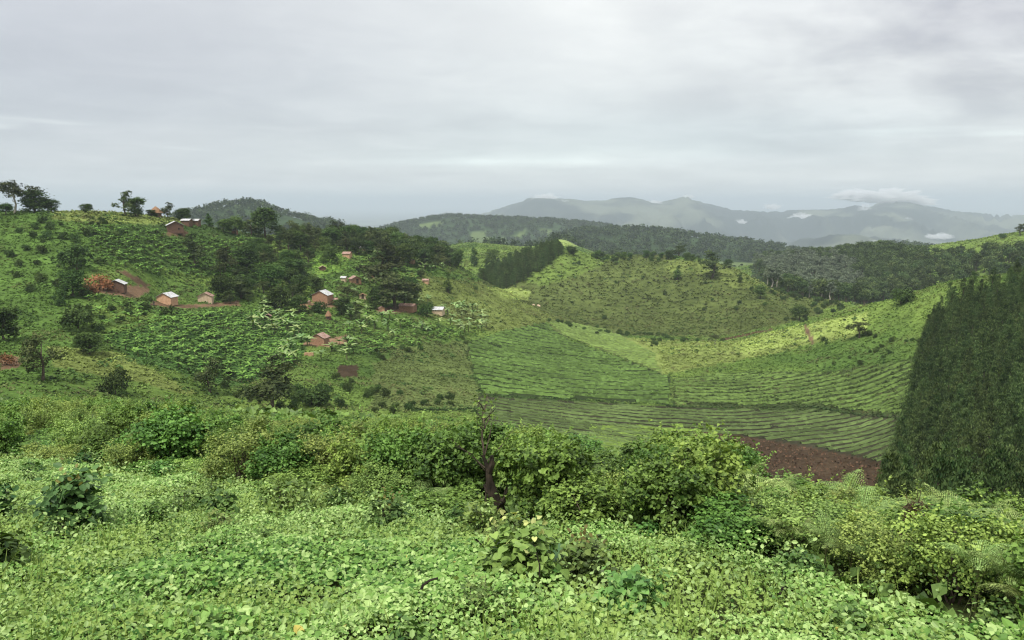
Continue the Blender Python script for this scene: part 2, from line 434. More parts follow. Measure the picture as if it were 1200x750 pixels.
def ground_mat():
    m, nt, N, L = newmat('ground_cover_soil_and_grass')
    out = N.new('ShaderNodeOutputMaterial'); p = N.new('ShaderNodeBsdfPrincipled')
    at = N.new('ShaderNodeAttribute'); at.attribute_name = 'cover'
    geo = N.new('ShaderNodeNewGeometry')
    cur = at.outputs['Color']
    for sc, lo, hi in ((.9, .72, 1.28), (.13, .75, 1.22), (.012, .85, 1.15)):
        n = N.new('ShaderNodeTexNoise'); n.inputs['Scale'].default_value = sc; n.inputs['Detail'].default_value = 5; n.inputs['Roughness'].default_value = .65
        L.new(geo.outputs['Position'], n.inputs['Vector'])
        mr = N.new('ShaderNodeMapRange'); mr.inputs['From Min'].default_value = .3; mr.inputs['From Max'].default_value = .7
        mr.inputs['To Min'].default_value = lo; mr.inputs['To Max'].default_value = hi
        L.new(n.outputs['Fac'], mr.inputs['Value'])
        mx = N.new('ShaderNodeMix'); mx.data_type = 'RGBA'; mx.blend_type = 'MULTIPLY'; mx.inputs['Factor'].default_value = 1
        L.new(cur, mx.inputs['A']); L.new(mr.outputs[0], mx.inputs['B']); cur = mx.outputs['Result']
    nb = N.new('ShaderNodeTexNoise'); nb.inputs['Scale'].default_value = 1.4; nb.inputs['Detail'].default_value = 6
    L.new(geo.outputs['Position'], nb.inputs['Vector'])
    b = N.new('ShaderNodeBump'); b.inputs['Strength'].default_value = .8; b.inputs['Distance'].default_value = .5
    L.new(nb.outputs['Fac'], b.inputs['Height']); L.new(b.outputs[0], p.inputs['Normal'])
    L.new(cur, p.inputs['Base Color']); p.inputs['Roughness'].default_value = .95; p.inputs['Specular IOR Level'].default_value = .03
    L.new(p.outputs[0], out.inputs['Surface'])
    return m
M_GROUND = ground_mat()

# ------------------------------------------------------------------ land cover (what grows or lies where)
GR1, GR2, GR3 = np.array([.072, .128, .028]), np.array([.135, .200, .045]), np.array([.046, .082, .021])
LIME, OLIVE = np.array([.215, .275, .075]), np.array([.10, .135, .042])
CLAY, SOIL, BROWN = np.array([.24, .155, .095]), np.array([.05, .036, .022]), np.array([.056, .039, .024])
FIELD = np.array([.10, .18, .035])
# regions: polygon in survey pixels, Y range, colour, edge
REG = [
 ([(-200, 245), (120, 245), (130, 300), (90, 330), (100, 380), (60, 440), (150, 475), (-200, 480)], 100, 340, GR1 * 1.05, 6),
 ([(60, 246), (240, 246), (240, 266), (150, 262), (60, 258)], 250, 400, LIME * .72, 2),
 ([(100, 262), (300, 262), (320, 300), (300, 330), (230, 322), (110, 300)], 200, 420, GR3 * 1.0, 4),
 ([(120, 395), (200, 372), (300, 365), (360, 380), (350, 430), (270, 455), (220, 440), (160, 425)], 150, 330, np.array([.055, .11, .028]), 4),
 ([(60, 405), (130, 410), (190, 440), (232, 462), (220, 466), (150, 448), (60, 430)], 100, 260, LIME * .62, 6),
 ([(365, 300), (412, 296), (405, 318), (370, 322)], 300, 480, np.array([.16, .27, .05]), 2),
 ([(480, 318), (620, 340), (700, 392), (640, 398), (560, 385), (500, 370), (478, 340)], 250, 520, LIME * .55, 5),
 ([(470, 405), (555, 400), (562, 482), (430, 482), (440, 430)], 120, 300, OLIVE * .95, 7),
 ([(395, 428), (420, 428), (420, 442), (395, 442)], 150, 300, BROWN, .5),
 ([(547, 402), (590, 388), (640, 378), (660, 396), (690, 407), (786, 442), (784, 475), (700, 469), (568, 463), (556, 440)], 150, 420, np.array([.030, .046, .016]), .6),
 ([(640, 375), (700, 378), (770, 412), (778, 440), (690, 405), (655, 392)], 200, 450, np.array([.09, .12, .035]), 1.5),
 ([(700, 392), (830, 402), (900, 396), (950, 380), (1000, 366), (1010, 390), (960, 405), (880, 420), (780, 440), (750, 410)], 200, 440, LIME * .78, 7),
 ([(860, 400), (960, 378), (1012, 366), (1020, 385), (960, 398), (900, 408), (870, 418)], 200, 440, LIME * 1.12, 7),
 ([(788, 444), (880, 436), (960, 437), (1078, 420), (1064, 490), (850, 477), (790, 474)], 120, 300, np.array([.045, .065, .022]), .8),
 ([(560, 464), (780, 476), (1062, 488), (1045, 545), (830, 508), (700, 525), (560, 500)], 100, 260, np.array([.034, .034, .02]), 1),
 ([(810, 502), (930, 520), (1060, 548), (1100, 640), (820, 560)], 80, 235, BROWN, 1.5),
 ([(560, 330), (760, 296), (990, 355), (930, 378), (850, 396), (700, 392), (650, 372)], 420, 700, np.array([.080, .104, .030]), 3),
 ([(840, 303), (900, 325), (905, 340), (860, 335), (830, 322), (780, 318), (780, 306)], 420, 640, LIME * .6, 4),
 ([(600, 326), (660, 292), (720, 300), (700, 315), (640, 335)], 420, 700, GR2 * .8, 4),
 ([(570, 338), (595, 336), (622, 340), (618, 352), (590, 350)], 380, 560, LIME * .95, 1.5),
 ([(560, 300), (600, 285), (700, 280), (700, 302), (600, 310), (540, 310), (530, 295)], 560, 900, GR2 * .8, 3),
 ([(642, 279), (660, 276), (675, 282), (676, 289), (650, 289)], 900, 1250, np.array([.26, .34, .10]), 2),
 ([(560, 280), (640, 276), (640, 292), (560, 292)], 900, 1250, GR2, 2),
 ([(880, 290), (1090, 285), (1090, 360), (880, 360)], 550, 950, np.array([.03, .05, .02]), 4),
 ([(1090, 287), (1300, 255), (1300, 300), (1180, 300), (1090, 300)], 500, 850, GR2 * .95, 2),
 # clay yards and paths
 ([(112, 342), (120, 330), (150, 334), (173, 336), (176, 341), (160, 350), (130, 346)], 150, 340, CLAY * .8, 1.2),
 ([(135, 316), (150, 318), (176, 334), (172, 338), (150, 326)], 150, 340, CLAY * .45, .8),
 ([(170, 352), (212, 357), (245, 356), (280, 352), (282, 358), (240, 360), (205, 363), (176, 358)], 150, 340, CLAY * .7, 1.2),
 ([(345, 355), (400, 352), (404, 360), (350, 362)], 150, 380, CLAY * .7, 1),
 ([(352, 402), (405, 393), (408, 402), (385, 406), (355, 406)], 150, 330, CLAY * 1.0, .8),
 ([(440, 362), (480, 358), (482, 366), (445, 368)], 200, 400, CLAY * .7, 1),
 ([(196, 271), (218, 271), (222, 276), (190, 276)], 200, 400, CLAY * .55, 1),
 ([(0, 420), (22, 418), (24, 430), (0, 434)], 100, 240, CLAY * .6, 3),
 ([(942, 380), (945, 380), (956, 404), (952, 405), (945, 392)], 200, 400, CLAY * .6, .8),
 ([(795, 328), (800, 330), (840, 410), (832, 408)], 900, 901, CLAY, .8),
 ([(845, 398), (905, 385), (906, 387), (846, 400)], 300, 440, CLAY * .4, .8),
]
def cover_color(x, y, z):
    x = np.asarray(x, float); y = np.asarray(y, float)
    n1 = fbm(x / 30, y / 30, 11, 4); n2 = fbm(x / 7, y / 7, 12, 3); n3 = fbm(x / 120, y / 120, 13, 3)
    c = GR1[None] + (GR2 - GR1)[None] * np.clip(.5 + 1.3 * n1 + .5 * n2, 0, 1)[:, None]
    k = np.clip(-.3 + 2.2 * n3 + .8 * n2, 0, 1)[:, None]; c = c * (1 - k) + GR3[None] * k
    u, v = proj(x, np.maximum(y, 1.0), z)
    wu = u + 6 * fbm(x / 12, y / 12, 14, 3); wv = v + 3.0 * fbm(x / 12, y / 12, 15, 3)
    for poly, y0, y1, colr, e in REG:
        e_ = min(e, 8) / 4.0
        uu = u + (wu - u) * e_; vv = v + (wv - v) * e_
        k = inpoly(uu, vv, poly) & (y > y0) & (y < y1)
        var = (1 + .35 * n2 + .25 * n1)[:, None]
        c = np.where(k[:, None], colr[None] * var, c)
    # woods far off
    far = sstep(1150, 1350, y)[:, None]
    c = c * (1 - far) + np.array([.032, .055, .022])[None] * (1 + .5 * n3[:, None]) * far
    fld = (far[:, 0] > .5) & (fbm(x / 170, y / 170, 27, 4) > .36)
    c = np.where(fld[:, None], np.array([.10, .14, .05])[None], c)
    # plain and mountain sides: mixed bush and farmland, tones pushed apart as painted fold shading
    pl = sstep(3600, 4600, y)[:, None]
    mm = np.clip(.35 + 2.6 * fbm(x / 420, y / 600, 22, 5), 0, 1)[:, None]
    c = c * (1 - pl) + (np.array([.012, .020, .016]) * (1 - mm) + np.array([.105, .12, .08]) * mm) * pl
    # dark soil and litter under the near cover
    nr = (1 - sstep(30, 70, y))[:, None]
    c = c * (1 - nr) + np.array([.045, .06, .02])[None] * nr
    return c

def build_ground():
    y0 = -40.0
    s_in = np.linspace(-.68, .68, 560)
    s_l = -.68 - (1.35 - .68) * np.linspace(1, .015, 46) ** 1.2
    s_r = .68 + (1.35 - .68) * np.linspace(.015, 1, 46) ** 1.2
    s = np.concatenate([s_l, s_in, s_r])
    d = [20.0]
    while d[-1] < 42: d.append(d[-1] + 1.0)
    while d[-1] < 66000:
        Y = d[-1] - 40
        st = .0105 if Y < 900 else (.012 if Y < 12000 else .05)
        d.append(d[-1] + max(.35, st * max(Y, 20)))
    d = np.array(d); nY = len(d)
    S, D = np.meshgrid(s, d)
    X = S * D; Yw = D + y0
    Zw = Zg(X, Yw)
    V = np.stack([X, Yw, Zw], -1).reshape(-1, 3).astype(np.float32)
    ns = len(s); i = np.arange(nY - 1)[:, None] * ns + np.arange(ns - 1)[None]
    Fc = np.stack([i, i + 1, i + ns + 1, i + ns], -1).reshape(-1, 4)
    me = bpy.data.meshes.new('ground')
    me.vertices.add(len(V)); me.vertices.foreach_set('co', V.ravel())
    me.loops.add(len(Fc) * 4); me.loops.foreach_set('vertex_index', Fc.ravel().astype(np.int32))
    me.polygons.add(len(Fc)); me.polygons.foreach_set('loop_start', (np.arange(len(Fc)) * 4).astype(np.int32))
    me.polygons.foreach_set('use_smooth', np.ones(len(Fc), bool))
    me.update(calc_edges=True)
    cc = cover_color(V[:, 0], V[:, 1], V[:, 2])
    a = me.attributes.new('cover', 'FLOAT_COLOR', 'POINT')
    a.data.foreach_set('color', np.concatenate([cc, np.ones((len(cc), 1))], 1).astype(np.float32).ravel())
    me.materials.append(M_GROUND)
    link('ground', me, kind='structure')
    print('ground verts', len(V))
build_ground()
# ------------------------------------------------------------------ near field: creeping leaves, weeds, grass
YE_T = lambda t: np.interp(t, TT, YT[0])
Y1_T = lambda t: np.interp(t, TT, YT[1])
LG_D, LG_M, LG_L = np.array([.040, .115, .018]), np.array([.18, .33, .07]), np.array([.40, .55, .20])
YEL = np.array([.28, .40, .10])

def near_cover():
    g = np.random.default_rng(21)
    def spots(n, y0, y1):
        y = np.sqrt(g.uniform(y0 * y0, y1 * y1, n)); t = g.uniform(-.86, .86, n); x = t * y
        k = y < YE_T(t) * (.965 + .05 * vnoise(x, y, 3)); return x[k], y[k]
    parts = []
    # broad heart leaves, in overlapping patches
    x, y = spots(620000, 3.2, 19)
    patch = fbm(x / 1.1, y / 1.1, 31, 3)
    keep = (patch + g.normal(size=len(x)) * .12) > -.17
    x, y, patch = x[keep], y[keep], patch[keep]
    h = .07 + .21 * np.clip(.5 + fbm(x / .8, y / .8, 32, 3), 0, 1)
    z = Zg(x, y) + h * g.uniform(.35, 1.0, len(x)) ** .6
    N = np.stack([g.normal(size=len(x)) * .42, g.normal(size=len(x)) * .42 - .22, np.ones(len(x))], 1)
    tone = np.clip(.55 + .35 * fbm(x / 2.2, y / 2.2, 33, 3) + g.normal(size=len(x)) * .25, 0, 1)[:, None]
    C = np.where(tone < .5, LG_D + (LG_M - LG_D) * tone * 2, LG_M + (LG_L - LG_M) * (tone - .5) * 2)
    yl = g.random(len(x)) < .0012; C[yl] = np.array([.46, .40, .10])
    big = sstep(.10, .35, fbm(x / 1.9, y / 1.9, 39, 3)); sz = g.uniform(.019, .034, len(x)) * (1 + .5 * big) * np.where(g.random(len(x)) < .05, 1.7, 1)
    parts.append(leaves(np.stack([x, y, z], 1), N, sz, C, HEART, g))
    # small-leaved creeping weeds, yellow green
    x, y = spots(260000, 3.2, 19)
    patch = fbm(x / 1.4, y / 1.4, 35, 3); k = (patch + g.normal(size=len(x)) * .15) > -.12
    x, y, patch = x[k], y[k], patch[k]
    z = Zg(x, y) + (.10 + .17 * np.clip(.5 + fbm(x / .9, y / .9, 36, 3), 0, 1)) * g.random(len(x)) ** .5
    N = np.stack([g.normal(size=len(x)) * .6, g.normal(size=len(x)) * .6 - .2, np.ones(len(x))], 1)
    tone = np.clip(.5 + .7 * patch + g.normal(size=len(x)) * .2, 0, 1)[:, None]
    C = np.array([.12, .20, .04]) * (1 - tone) + YEL * tone
    parts.append(leaves(np.stack([x, y, z], 1), N, g.uniform(.022, .05, len(x)), C, DIAM, g))
    # patches of darker narrow-leaved herbs standing up
    x, y = spots(150000, 3.2, 19)
    k = fbm(x / 1.6, y / 1.6, 44, 3) + g.normal(size=len(x)) * .06 > .16
    x, y = x[k], y[k]
    z = Zg(x, y) + .04 + .30 * g.random(len(x))
    N = np.stack([g.normal(size=len(x)) * .9, g.normal(size=len(x)) * .9, np.ones(len(x)) * .8], 1); tone = g.random(len(x))[:, None] ** 1.3
    parts.append(leaves(np.stack([x, y, z], 1), N, g.uniform(.025, .055, len(x)), np.array([.06, .13, .03]) * (1 - tone) + np.array([.27, .40, .11]) * tone, OVAL, g, asp=.8))
    # taller stems carrying leaves, breaks up the surface
    x, y = spots(2600, 3.6, 19)
    n = len(x); hh = g.uniform(.22, .55, n); kk = 12
    idx = np.repeat(np.arange(n), kk); f = np.tile(np.linspace(.25, 1, kk), n)
    P = np.stack([x[idx] + g.normal(size=n * kk) * .05, y[idx] + g.normal(size=n * kk) * .05, Zg(x, y)[idx] + hh[idx] * f], 1)
    N = np.stack([g.normal(size=n * kk) * .7, g.normal(size=n * kk) * .7, np.ones(n * kk)], 1)
    tone = np.clip(g.normal(.5, .2, n)[idx] + .2 * f, 0, 1)[:, None]
    C = LG_D * (1 - tone) + LG_L * .95 * tone
    parts.append(leaves(P, N, g.uniform(.03, .06, n * kk), C, OVAL, g, asp=1.2))
    t = cat(*parts)
    link('ground_cover', mesh_of('ground_cover', t, M_COVER), label='carpet of creeping heart-shaped leaves and small weeds filling the near field', cat_='ground cover', kind='stuff')
    # grass blades
    x, y = spots(26000, 3.4, 19)
    u, v = proj(x, y, Zg(x, y))
    k = fbm(x / 1.3, y / 1.3, 41, 3) + .22 * (u > 760) > .16
    x, y = x[k], y[k]; n = len(x)
    P = np.stack([x, y, Zg(x, y) + .04], 1)
    D = np.stack([g.normal(size=n) * .35, g.normal(size=n) * .35, np.ones(n)], 1); N = np.stack([g.normal(size=n), g.normal(size=n), np.zeros(n)], 1)
    tone = g.random(n)[:, None]; C = np.array([.13, .24, .04]) * (1 - tone) + np.array([.32, .42, .12]) * tone
    t = leaves(P, N, g.uniform(.12, .36, n), C, BLADE, g, D=D, asp=.32)
    link('grass', mesh_of('grass', t, M_COVER), label='thin grass blades coming up through the leafy ground cover', cat_='grass', kind='stuff')
near_cover()

# ------------------------------------------------------------------ bushes of the belt
def stems(g, n, h, spread, r=.012, c=(.06, .045, .03)):
    out = []
    for i in range(n):
        a = g.uniform(0, 6.28); q = g.uniform(.2, 1) * spread
        p0 = np.array([g.normal() * .04, g.normal() * .04, -.08]); p3 = np.array([math.cos(a) * q, math.sin(a) * q, h * g.uniform(.75, 1.0)])
        m1 = p0 * .65 + p3 * .35 + g.normal(size=3) * .05 * h; m2 = p0 * .3 + p3 * .7 + g.normal(size=3) * .06 * h
        out.append(tube([p0, m1, m2, p3], [r * 1.3, r, r * .7, r * .3], 5, c))
    return cat(*out)

def bush_proto(seed, h, w, dark, light, leaf, tmpl, asp, nclump=150, per=22, droop=.1, spread=.22, nl=11):
    g = np.random.default_rng(seed)
    lobes = [(0, 0, h * .55, w * .42, w * .42, h * .40)]
    for i in range(nl):
        a = g.uniform(0, 6.28); q = g.uniform(.25, .42) * w
        r = g.uniform(.12, .28) * w
        lobes.append((math.cos(a) * q, math.sin(a) * q, h * g.uniform(.25, .85), r, r, r * g.uniform(.8, 1.3)))
    c = crown(lobes, nclump, per, leaf, dark, light, g, spread=spread, tmpl=tmpl, asp=asp, droop=droop)
    # long shoots standing out of the mass
    P, N_, st_ = [], [], []
    for i in range(20):
        lb = lobes[int(g.integers(len(lobes)))]; a = g.uniform(0, 6.28)
        b = np.array(lb[:3]) + np.array([math.cos(a) * lb[3] * .6, math.sin(a) * lb[3] * .6, lb[5] * .5]); dr = np.array([math.cos(a) * g.uniform(.1, .9), math.sin(a) * g.uniform(.1, .9), 1.0]); L_ = g.uniform(.16, .36) * h
        for q in np.linspace(.2, 1, 16): P.append(b + dr * L_ * q + g.normal(size=3) * leaf * .55 * (1.2 - q)); N_.append(dr * .3 + g.normal(size=3) * .7 + [0, 0, .5])
    tn = g.uniform(.35, 1.0, len(P))[:, None]
    c = cat(c, leaves(np.array(P), np.array(N_), leaf * g.uniform(.6, 1.1, len(P)), np.array(dark) * (1 - tn) + np.array(light) * tn, tmpl, g, asp=asp))
    c.V[:, 2] = np.maximum(c.V[:, 2], -.12)
    return mesh_of('foliage', c, M_LEAF), mesh_of('stems', stems(g, 9, h * .9, w * .4), M_BARK)

BP = [
 (bush_proto(101, 1.5, 1.5, (.036, .085, .016), (.19, .32, .065), .066, HEART, 1.0, 190, 30), 'broad'),
 (bush_proto(102, 1.5, 1.3, (.04, .09, .018), (.24, .38, .08), .058, HEART, .95, 190, 32), 'broad'),
 (bush_proto(103, 1.4, 1.7, (.05, .105, .02), (.31, .44, .10), .052, OVAL, 1.3, 210, 34), 'light'),
 (bush_proto(104, 1.4, 1.4, (.06, .11, .022), (.36, .46, .12), .046, OVAL, 1.2, 210, 36), 'light'),
 (bush_proto(105, 1.6, 1.5, (.026, .06, .013), (.13, .23, .045), .064, HEART, .9, 180, 30), 'dark'),
 (bush_proto(106, 1.5, 1.6, (.055, .10, .022), (.30, .41, .10), .040, DIAM, 1.0, 220, 44), 'fine'),
 (bush_proto(107, 1.3, 1.4, (.08, .09, .025), (.34, .31, .11), .046, OVAL, 1.1, 190, 32), 'olive'),
]
TOPLINE = [(-400, 474), (0, 474), (60, 466), (150, 470), (230, 476), (300, 490), (380, 492), (450, 492), (520, 500), (560, 502), (600, 503), (650, 506), (690, 522), (735, 530), (770, 516), (800, 510), (850, 510), (880, 528), (905, 560), (940, 564), (985, 556), (1020, 566), (1050, 584), (1100, 574), (1150, 592), (1200, 592), (1500, 620)]
BLAB = {'broad': 'green broad-leaved bush in the thicket between near field and valley', 'light': 'yellow-green bush of small oval leaves in the thicket below the near field',
        'dark': 'dark green bush in the thicket at the far edge of the near field', 'fine': 'feathery fine-leaved bush in the thicket above the valley', 'olive': 'olive and straw tinted bush in the thicket above the valley'}
# ------------------------------------------------------------------ bracken ferns
def frond(g, L, dark, light):
    k = 17; s = np.linspace(0, 1, k)
    curve = g.uniform(1.0, 1.7)
    ang = R(70) - curve * s ** 1.2
    px = np.cumsum(np.cos(ang)) / k * L; pz = .45 + np.cumsum(np.sin(ang)) / k * L
    ts = [tube([(-.02, 0, -1.3), (0, 0, .45)], [.011, .008], 4, (.14, .15, .06)), tube(np.stack([px[::4], np.zeros(5), pz[::4]], 1), np.linspace(.008, .003, 5), 4, (.16, .20, .06))]
    for i in range(3, k):
        f = (i - 3) / (k - 4)
        pl = L * .36 * (math.sin(math.pi * (f * .82 + .13)) ** .8) * (1 - .25 * f)
        for sd in (-1, 1):
            m = max(4, int(10 * pl / (L * .36)))
            q = np.linspace(.08, 1, m)
            fw = .35
            dirv = np.array([fw * math.cos(ang[i]), sd, fw * math.sin(ang[i]) - .12]); dirv /= np.linalg.norm(dirv)
            base = np.array([px[i], 0, pz[i]])
            P = base + dirv * (pl * q)[:, None]; P[:, 2] -= .25 * pl * q ** 2
            up = np.array([-math.sin(ang[i]), 0, math.cos(ang[i])])
            for s2 in (-1, 1):
                tang = np.array([math.cos(ang[i]), 0, math.sin(ang[i])]) * s2
                D = np.repeat((tang + dirv * .5)[None], m, 0)
                N = np.repeat(up[None], m, 0) + g.normal(size=(m, 3)) * .12
                sz = L * .052 * (1 - q * .75)
                tone = np.clip(g.normal(.5, .2) + .2 * g.normal(size=m), 0, 1)[:, None]
                ts.append(leaves(P, N, sz, np.array(dark) * (1 - tone) + np.array(light) * tone, DIAM, g, D=D, asp=.55))
    return cat(*ts)
def fern_proto(seed, dark, light, nf=9):
    g = np.random.default_rng(seed); out = []
    for i in range(nf):
        f = frond(g, g.uniform(.75, 1.1), dark, light)
        a = i / nf * 6.28 + g.normal() * .25; c, s_ = math.cos(a), math.sin(a); til = g.uniform(-.15, .35)
        V = f.V.copy(); x, z = V[:, 0].copy(), V[:, 2].copy()
        V[:, 0] = x * math.cos(til) + z * math.sin(til); V[:, 2] = -x * math.sin(til) + z * math.cos(til)
        x, y = V[:, 0].copy(), V[:, 1].copy(); V[:, 0] = x * c - y * s_; V[:, 1] = x * s_ + y * c
        f.V = V; out.append(f)
    return mesh_of('bracken_fern', cat(*out), M_LEAF)
FP = [fern_proto(201, (.08, .14, .035), (.33, .46, .15), 8), fern_proto(202, (.10, .17, .04), (.38, .50, .18), 9), fern_proto(203, (.06, .11, .03), (.26, .38, .12), 7)]
# survey: (u, row of the crown top, distance as a multiple of the field edge, frond length px, proto)
FERNS = [(848, 584, 1.02, 62, 2), (832, 600, 1.04, 44, 0), (885, 548, 1.30, 66, 1), (868, 556, 1.4, 54, 0), (908, 560, 1.45, 52, 0), (962, 566, 1.5, 56, 1), (992, 562, 1.55, 60, 0), (1012, 572, 1.45, 54, 1), (1040, 588, 1.3, 54, 2), (1065, 586, 1.35, 56, 0),
         (1090, 578, 1.5, 50, 1), (1112, 580, 1.45, 58, 0), (1135, 586, 1.4, 60, 1), (1165, 596, 1.35, 60, 0), (1192, 598, 1.35, 62, 1), (1225, 606, 1.3, 66, 0), (930, 600, 1.0, 48, 1), (1000, 618, 1.0, 50, 2), (1030, 640, 1.0, 44, 0),
         (1150, 630, 1.0, 60, 1), (1185, 650, 1.0, 62, 0), (1215, 675, 1.0, 66, 1), (970, 610, 1.0, 46, 0), (490, 568, 1.05, 44, 1), (465, 572, 1.02, 36, 0), (515, 572, 1.04, 34, 1), (395, 566, 1.04, 28, 1), (355, 540, 1.15, 28, 0),
         (205, 538, 1.08, 26, 1), (245, 545, 1.04, 26, 0), (165, 546, 1.02, 24, 1), (60, 512, 1.2, 24, 2), (30, 498, 1.3, 24, 1), (150, 502, 1.3, 22, 0), (700, 548, 1.1, 28, 2), (420, 508, 1.5, 24, 0), (330, 508, 1.5, 24, 1), (260, 500, 1.5, 22, 1)]
def place_px(u, v, y0=2.5, y1=60):
    x, y, z = hit(u, v, y0, y1, 500); return float(x[0]), float(y[0]), float(z[0])
FERN_AT = []
def ferns():
    g = np.random.default_rng(9)
    for (u, vt, q, fp, k) in FERNS:
        t = tof(u, vt); y = float(YE_T(t)) * q; x = t * y; z = float(Zg(x, y)); top = ratio(vt) * y - z
        if top < .25: continue
        s = fp / F * y * .95; q = q * .97
        lab = 'pale green bracken fern with arching fronds among the bushes at the field edge'
        grp = 'bracken ferns in the thicket'
        if (u, vt) == (848, 584): lab, grp = 'large fern with drooping fronds standing in front of the tall dark hedge', None
        link('bracken_fern', FP[k], label=lab, cat_='fern', group=grp, loc=(x, y, z + max(top - 1.12 * s, -.1)), rotz=g.uniform(0, 6.28), sc=s)
        FERN_AT.append((x, y, u, vt))
ferns()
def bush_belt():
    g = np.random.default_rng(5)
    roots = {}
    placed = []
    n = 0
    cand = 9000
    yy = np.sqrt(g.uniform(5 ** 2, 44 ** 2, cand)); tt = g.uniform(-.80, .80, cand)
    # a closed front along the field edge first, then the rest from near to far
    te = np.linspace(-.75, .75, 130) + g.normal(size=130) * .003; ye_ = YE_T(te) * g.uniform(.99, 1.06, 130)
    yy = np.concatenate([ye_, yy]); tt = np.concatenate([te, tt])
    order = np.concatenate([np.arange(130), 130 + np.argsort(yy[130:])])
    for i in order:
        y, t = yy[i], tt[i]; x = t * y
        ye, y1 = YE_T(t), Y1_T(t)
        if y < ye * .985 or y > y1 * 1.0: continue
        z = float(Zg(x, y)); u, v = proj(x, y, z)
        front = y < ye * 1.22
        if any((x - a) ** 2 + (y - b) ** 2 < .30 ** 2 for a, b, _, _ in FERN_AT): continue
        if abs(u - 582) < 50 and y < 11.3: continue
        mind = (.62 if front else .95) * (1 if y < 24 else 1.08)
        if abs(t) > (.70 if y > 22 else .80) or n >= 299: continue
        if any((x - a) ** 2 + (y - b) ** 2 < mind * mind for a, b in placed): continue
        vt = np.interp(u, [p[0] for p in TOPLINE], [p[1] for p in TOPLINE]) + g.uniform(-7, 14) * (12 / max(y, 12)) - 1
        zmax = ratio(vt) * y
        hmax = zmax - z
        nat = g.uniform(1.0, 1.9) if not front else g.uniform(.75, 1.6)
        if u < 500: nat *= .8
        if front and u < 520: nat = max(nat, hmax * g.uniform(.35, .7))
        if front and u > 560: nat = max(nat, hmax * g.uniform(.55, 1.0))
        for a, b, fu, fv in FERN_AT:
            if abs(u - fu) < 24 and y < b - .02: hmax = min(hmax, ratio(fv + 8) * y - z)
        h = min(nat, hmax)
        if h < .35 and front and hmax > .2: h = .36
        if h < .35: continue
        wts = {'broad': .34, 'light': .2, 'dark': .12, 'fine': .16, 'olive': .06}
        if 520 < u < 900: wts = {'broad': .62, 'light': .03, 'dark': .33, 'fine': .02, 'olive': 0}
        if u < 500: wts = {'broad': .33, 'light': .28, 'dark': .2, 'fine': .14, 'olive': .05}
        if front and u < 520: wts = {'broad': .42, 'light': .24, 'dark': .24, 'fine': .1, 'olive': 0}
        if u > 880: wts = {'broad': .38, 'light': .34, 'dark': .12, 'fine': .16, 'olive': 0}
        p = np.array([wts[b[1]] for b in BP]); bi = g.choice(len(BP), p=p / p.sum())
        (fo, st), kind = BP[bi]
        s = h / 1.5 * 1.0
        wsc = min(max(s, .62), 1.0) * g.uniform(.9, 1.2)
        placed.append((x, y)); n += 1
        if bi not in roots:
            r = link('bush', None, label=BLAB[kind], cat_='bush', group=kind + '-leaved bushes of the thicket')
            link('foliage', fo, r); link('stems', st, r); roots[bi] = r
            r.location = (x, y, z - .05); r.rotation_euler = (0, 0, g.uniform(0, 6.28)); r.scale = (wsc, wsc, s)
        else:
            copy_tree(roots[bi], loc=(x, y, z - .05), rotz=g.uniform(0, 6.28), sc=(wsc, wsc, s))
    print('bushes', n)
    return placed
PLACED = bush_belt()

# ------------------------------------------------------------------ single weeds in the near field
def weed_proto(seed, dark, light, leaf=.12, h=.7, w=.6, n=46, per=9, tmpl=OVAL, asp=1.5, tips=None):
    g = np.random.default_rng(seed)
    c = crown([(0, 0, h * .5, w * .45, w * .45, h * .45), (w * .2, -.05, h * .3, w * .3, w * .3, h * .3), (-w * .2, .05, h * .35, w * .3, w * .3, h * .3)], n, per, leaf, dark, light, g, spread=.3, tmpl=tmpl, asp=asp, up=.9)
    if tips is not None:
        m = 26; P = np.stack([g.normal(size=m) * w * .25, g.normal(size=m) * w * .25, h * g.uniform(.8, 1.12, m)], 1)
        c = cat(c, leaves(P, g.normal(size=(m, 3)) + np.array([0, -.5, .6]), leaf * .7, np.array(tips)[None] * g.uniform(.6, 1.3, (m, 1)), tmpl, g, asp=asp))
    return mesh_of('foliage', c, M_LEAF), mesh_of('stems', stems(g, 7, h * .9, w * .35, .007, (.07, .08, .03)), M_BARK)
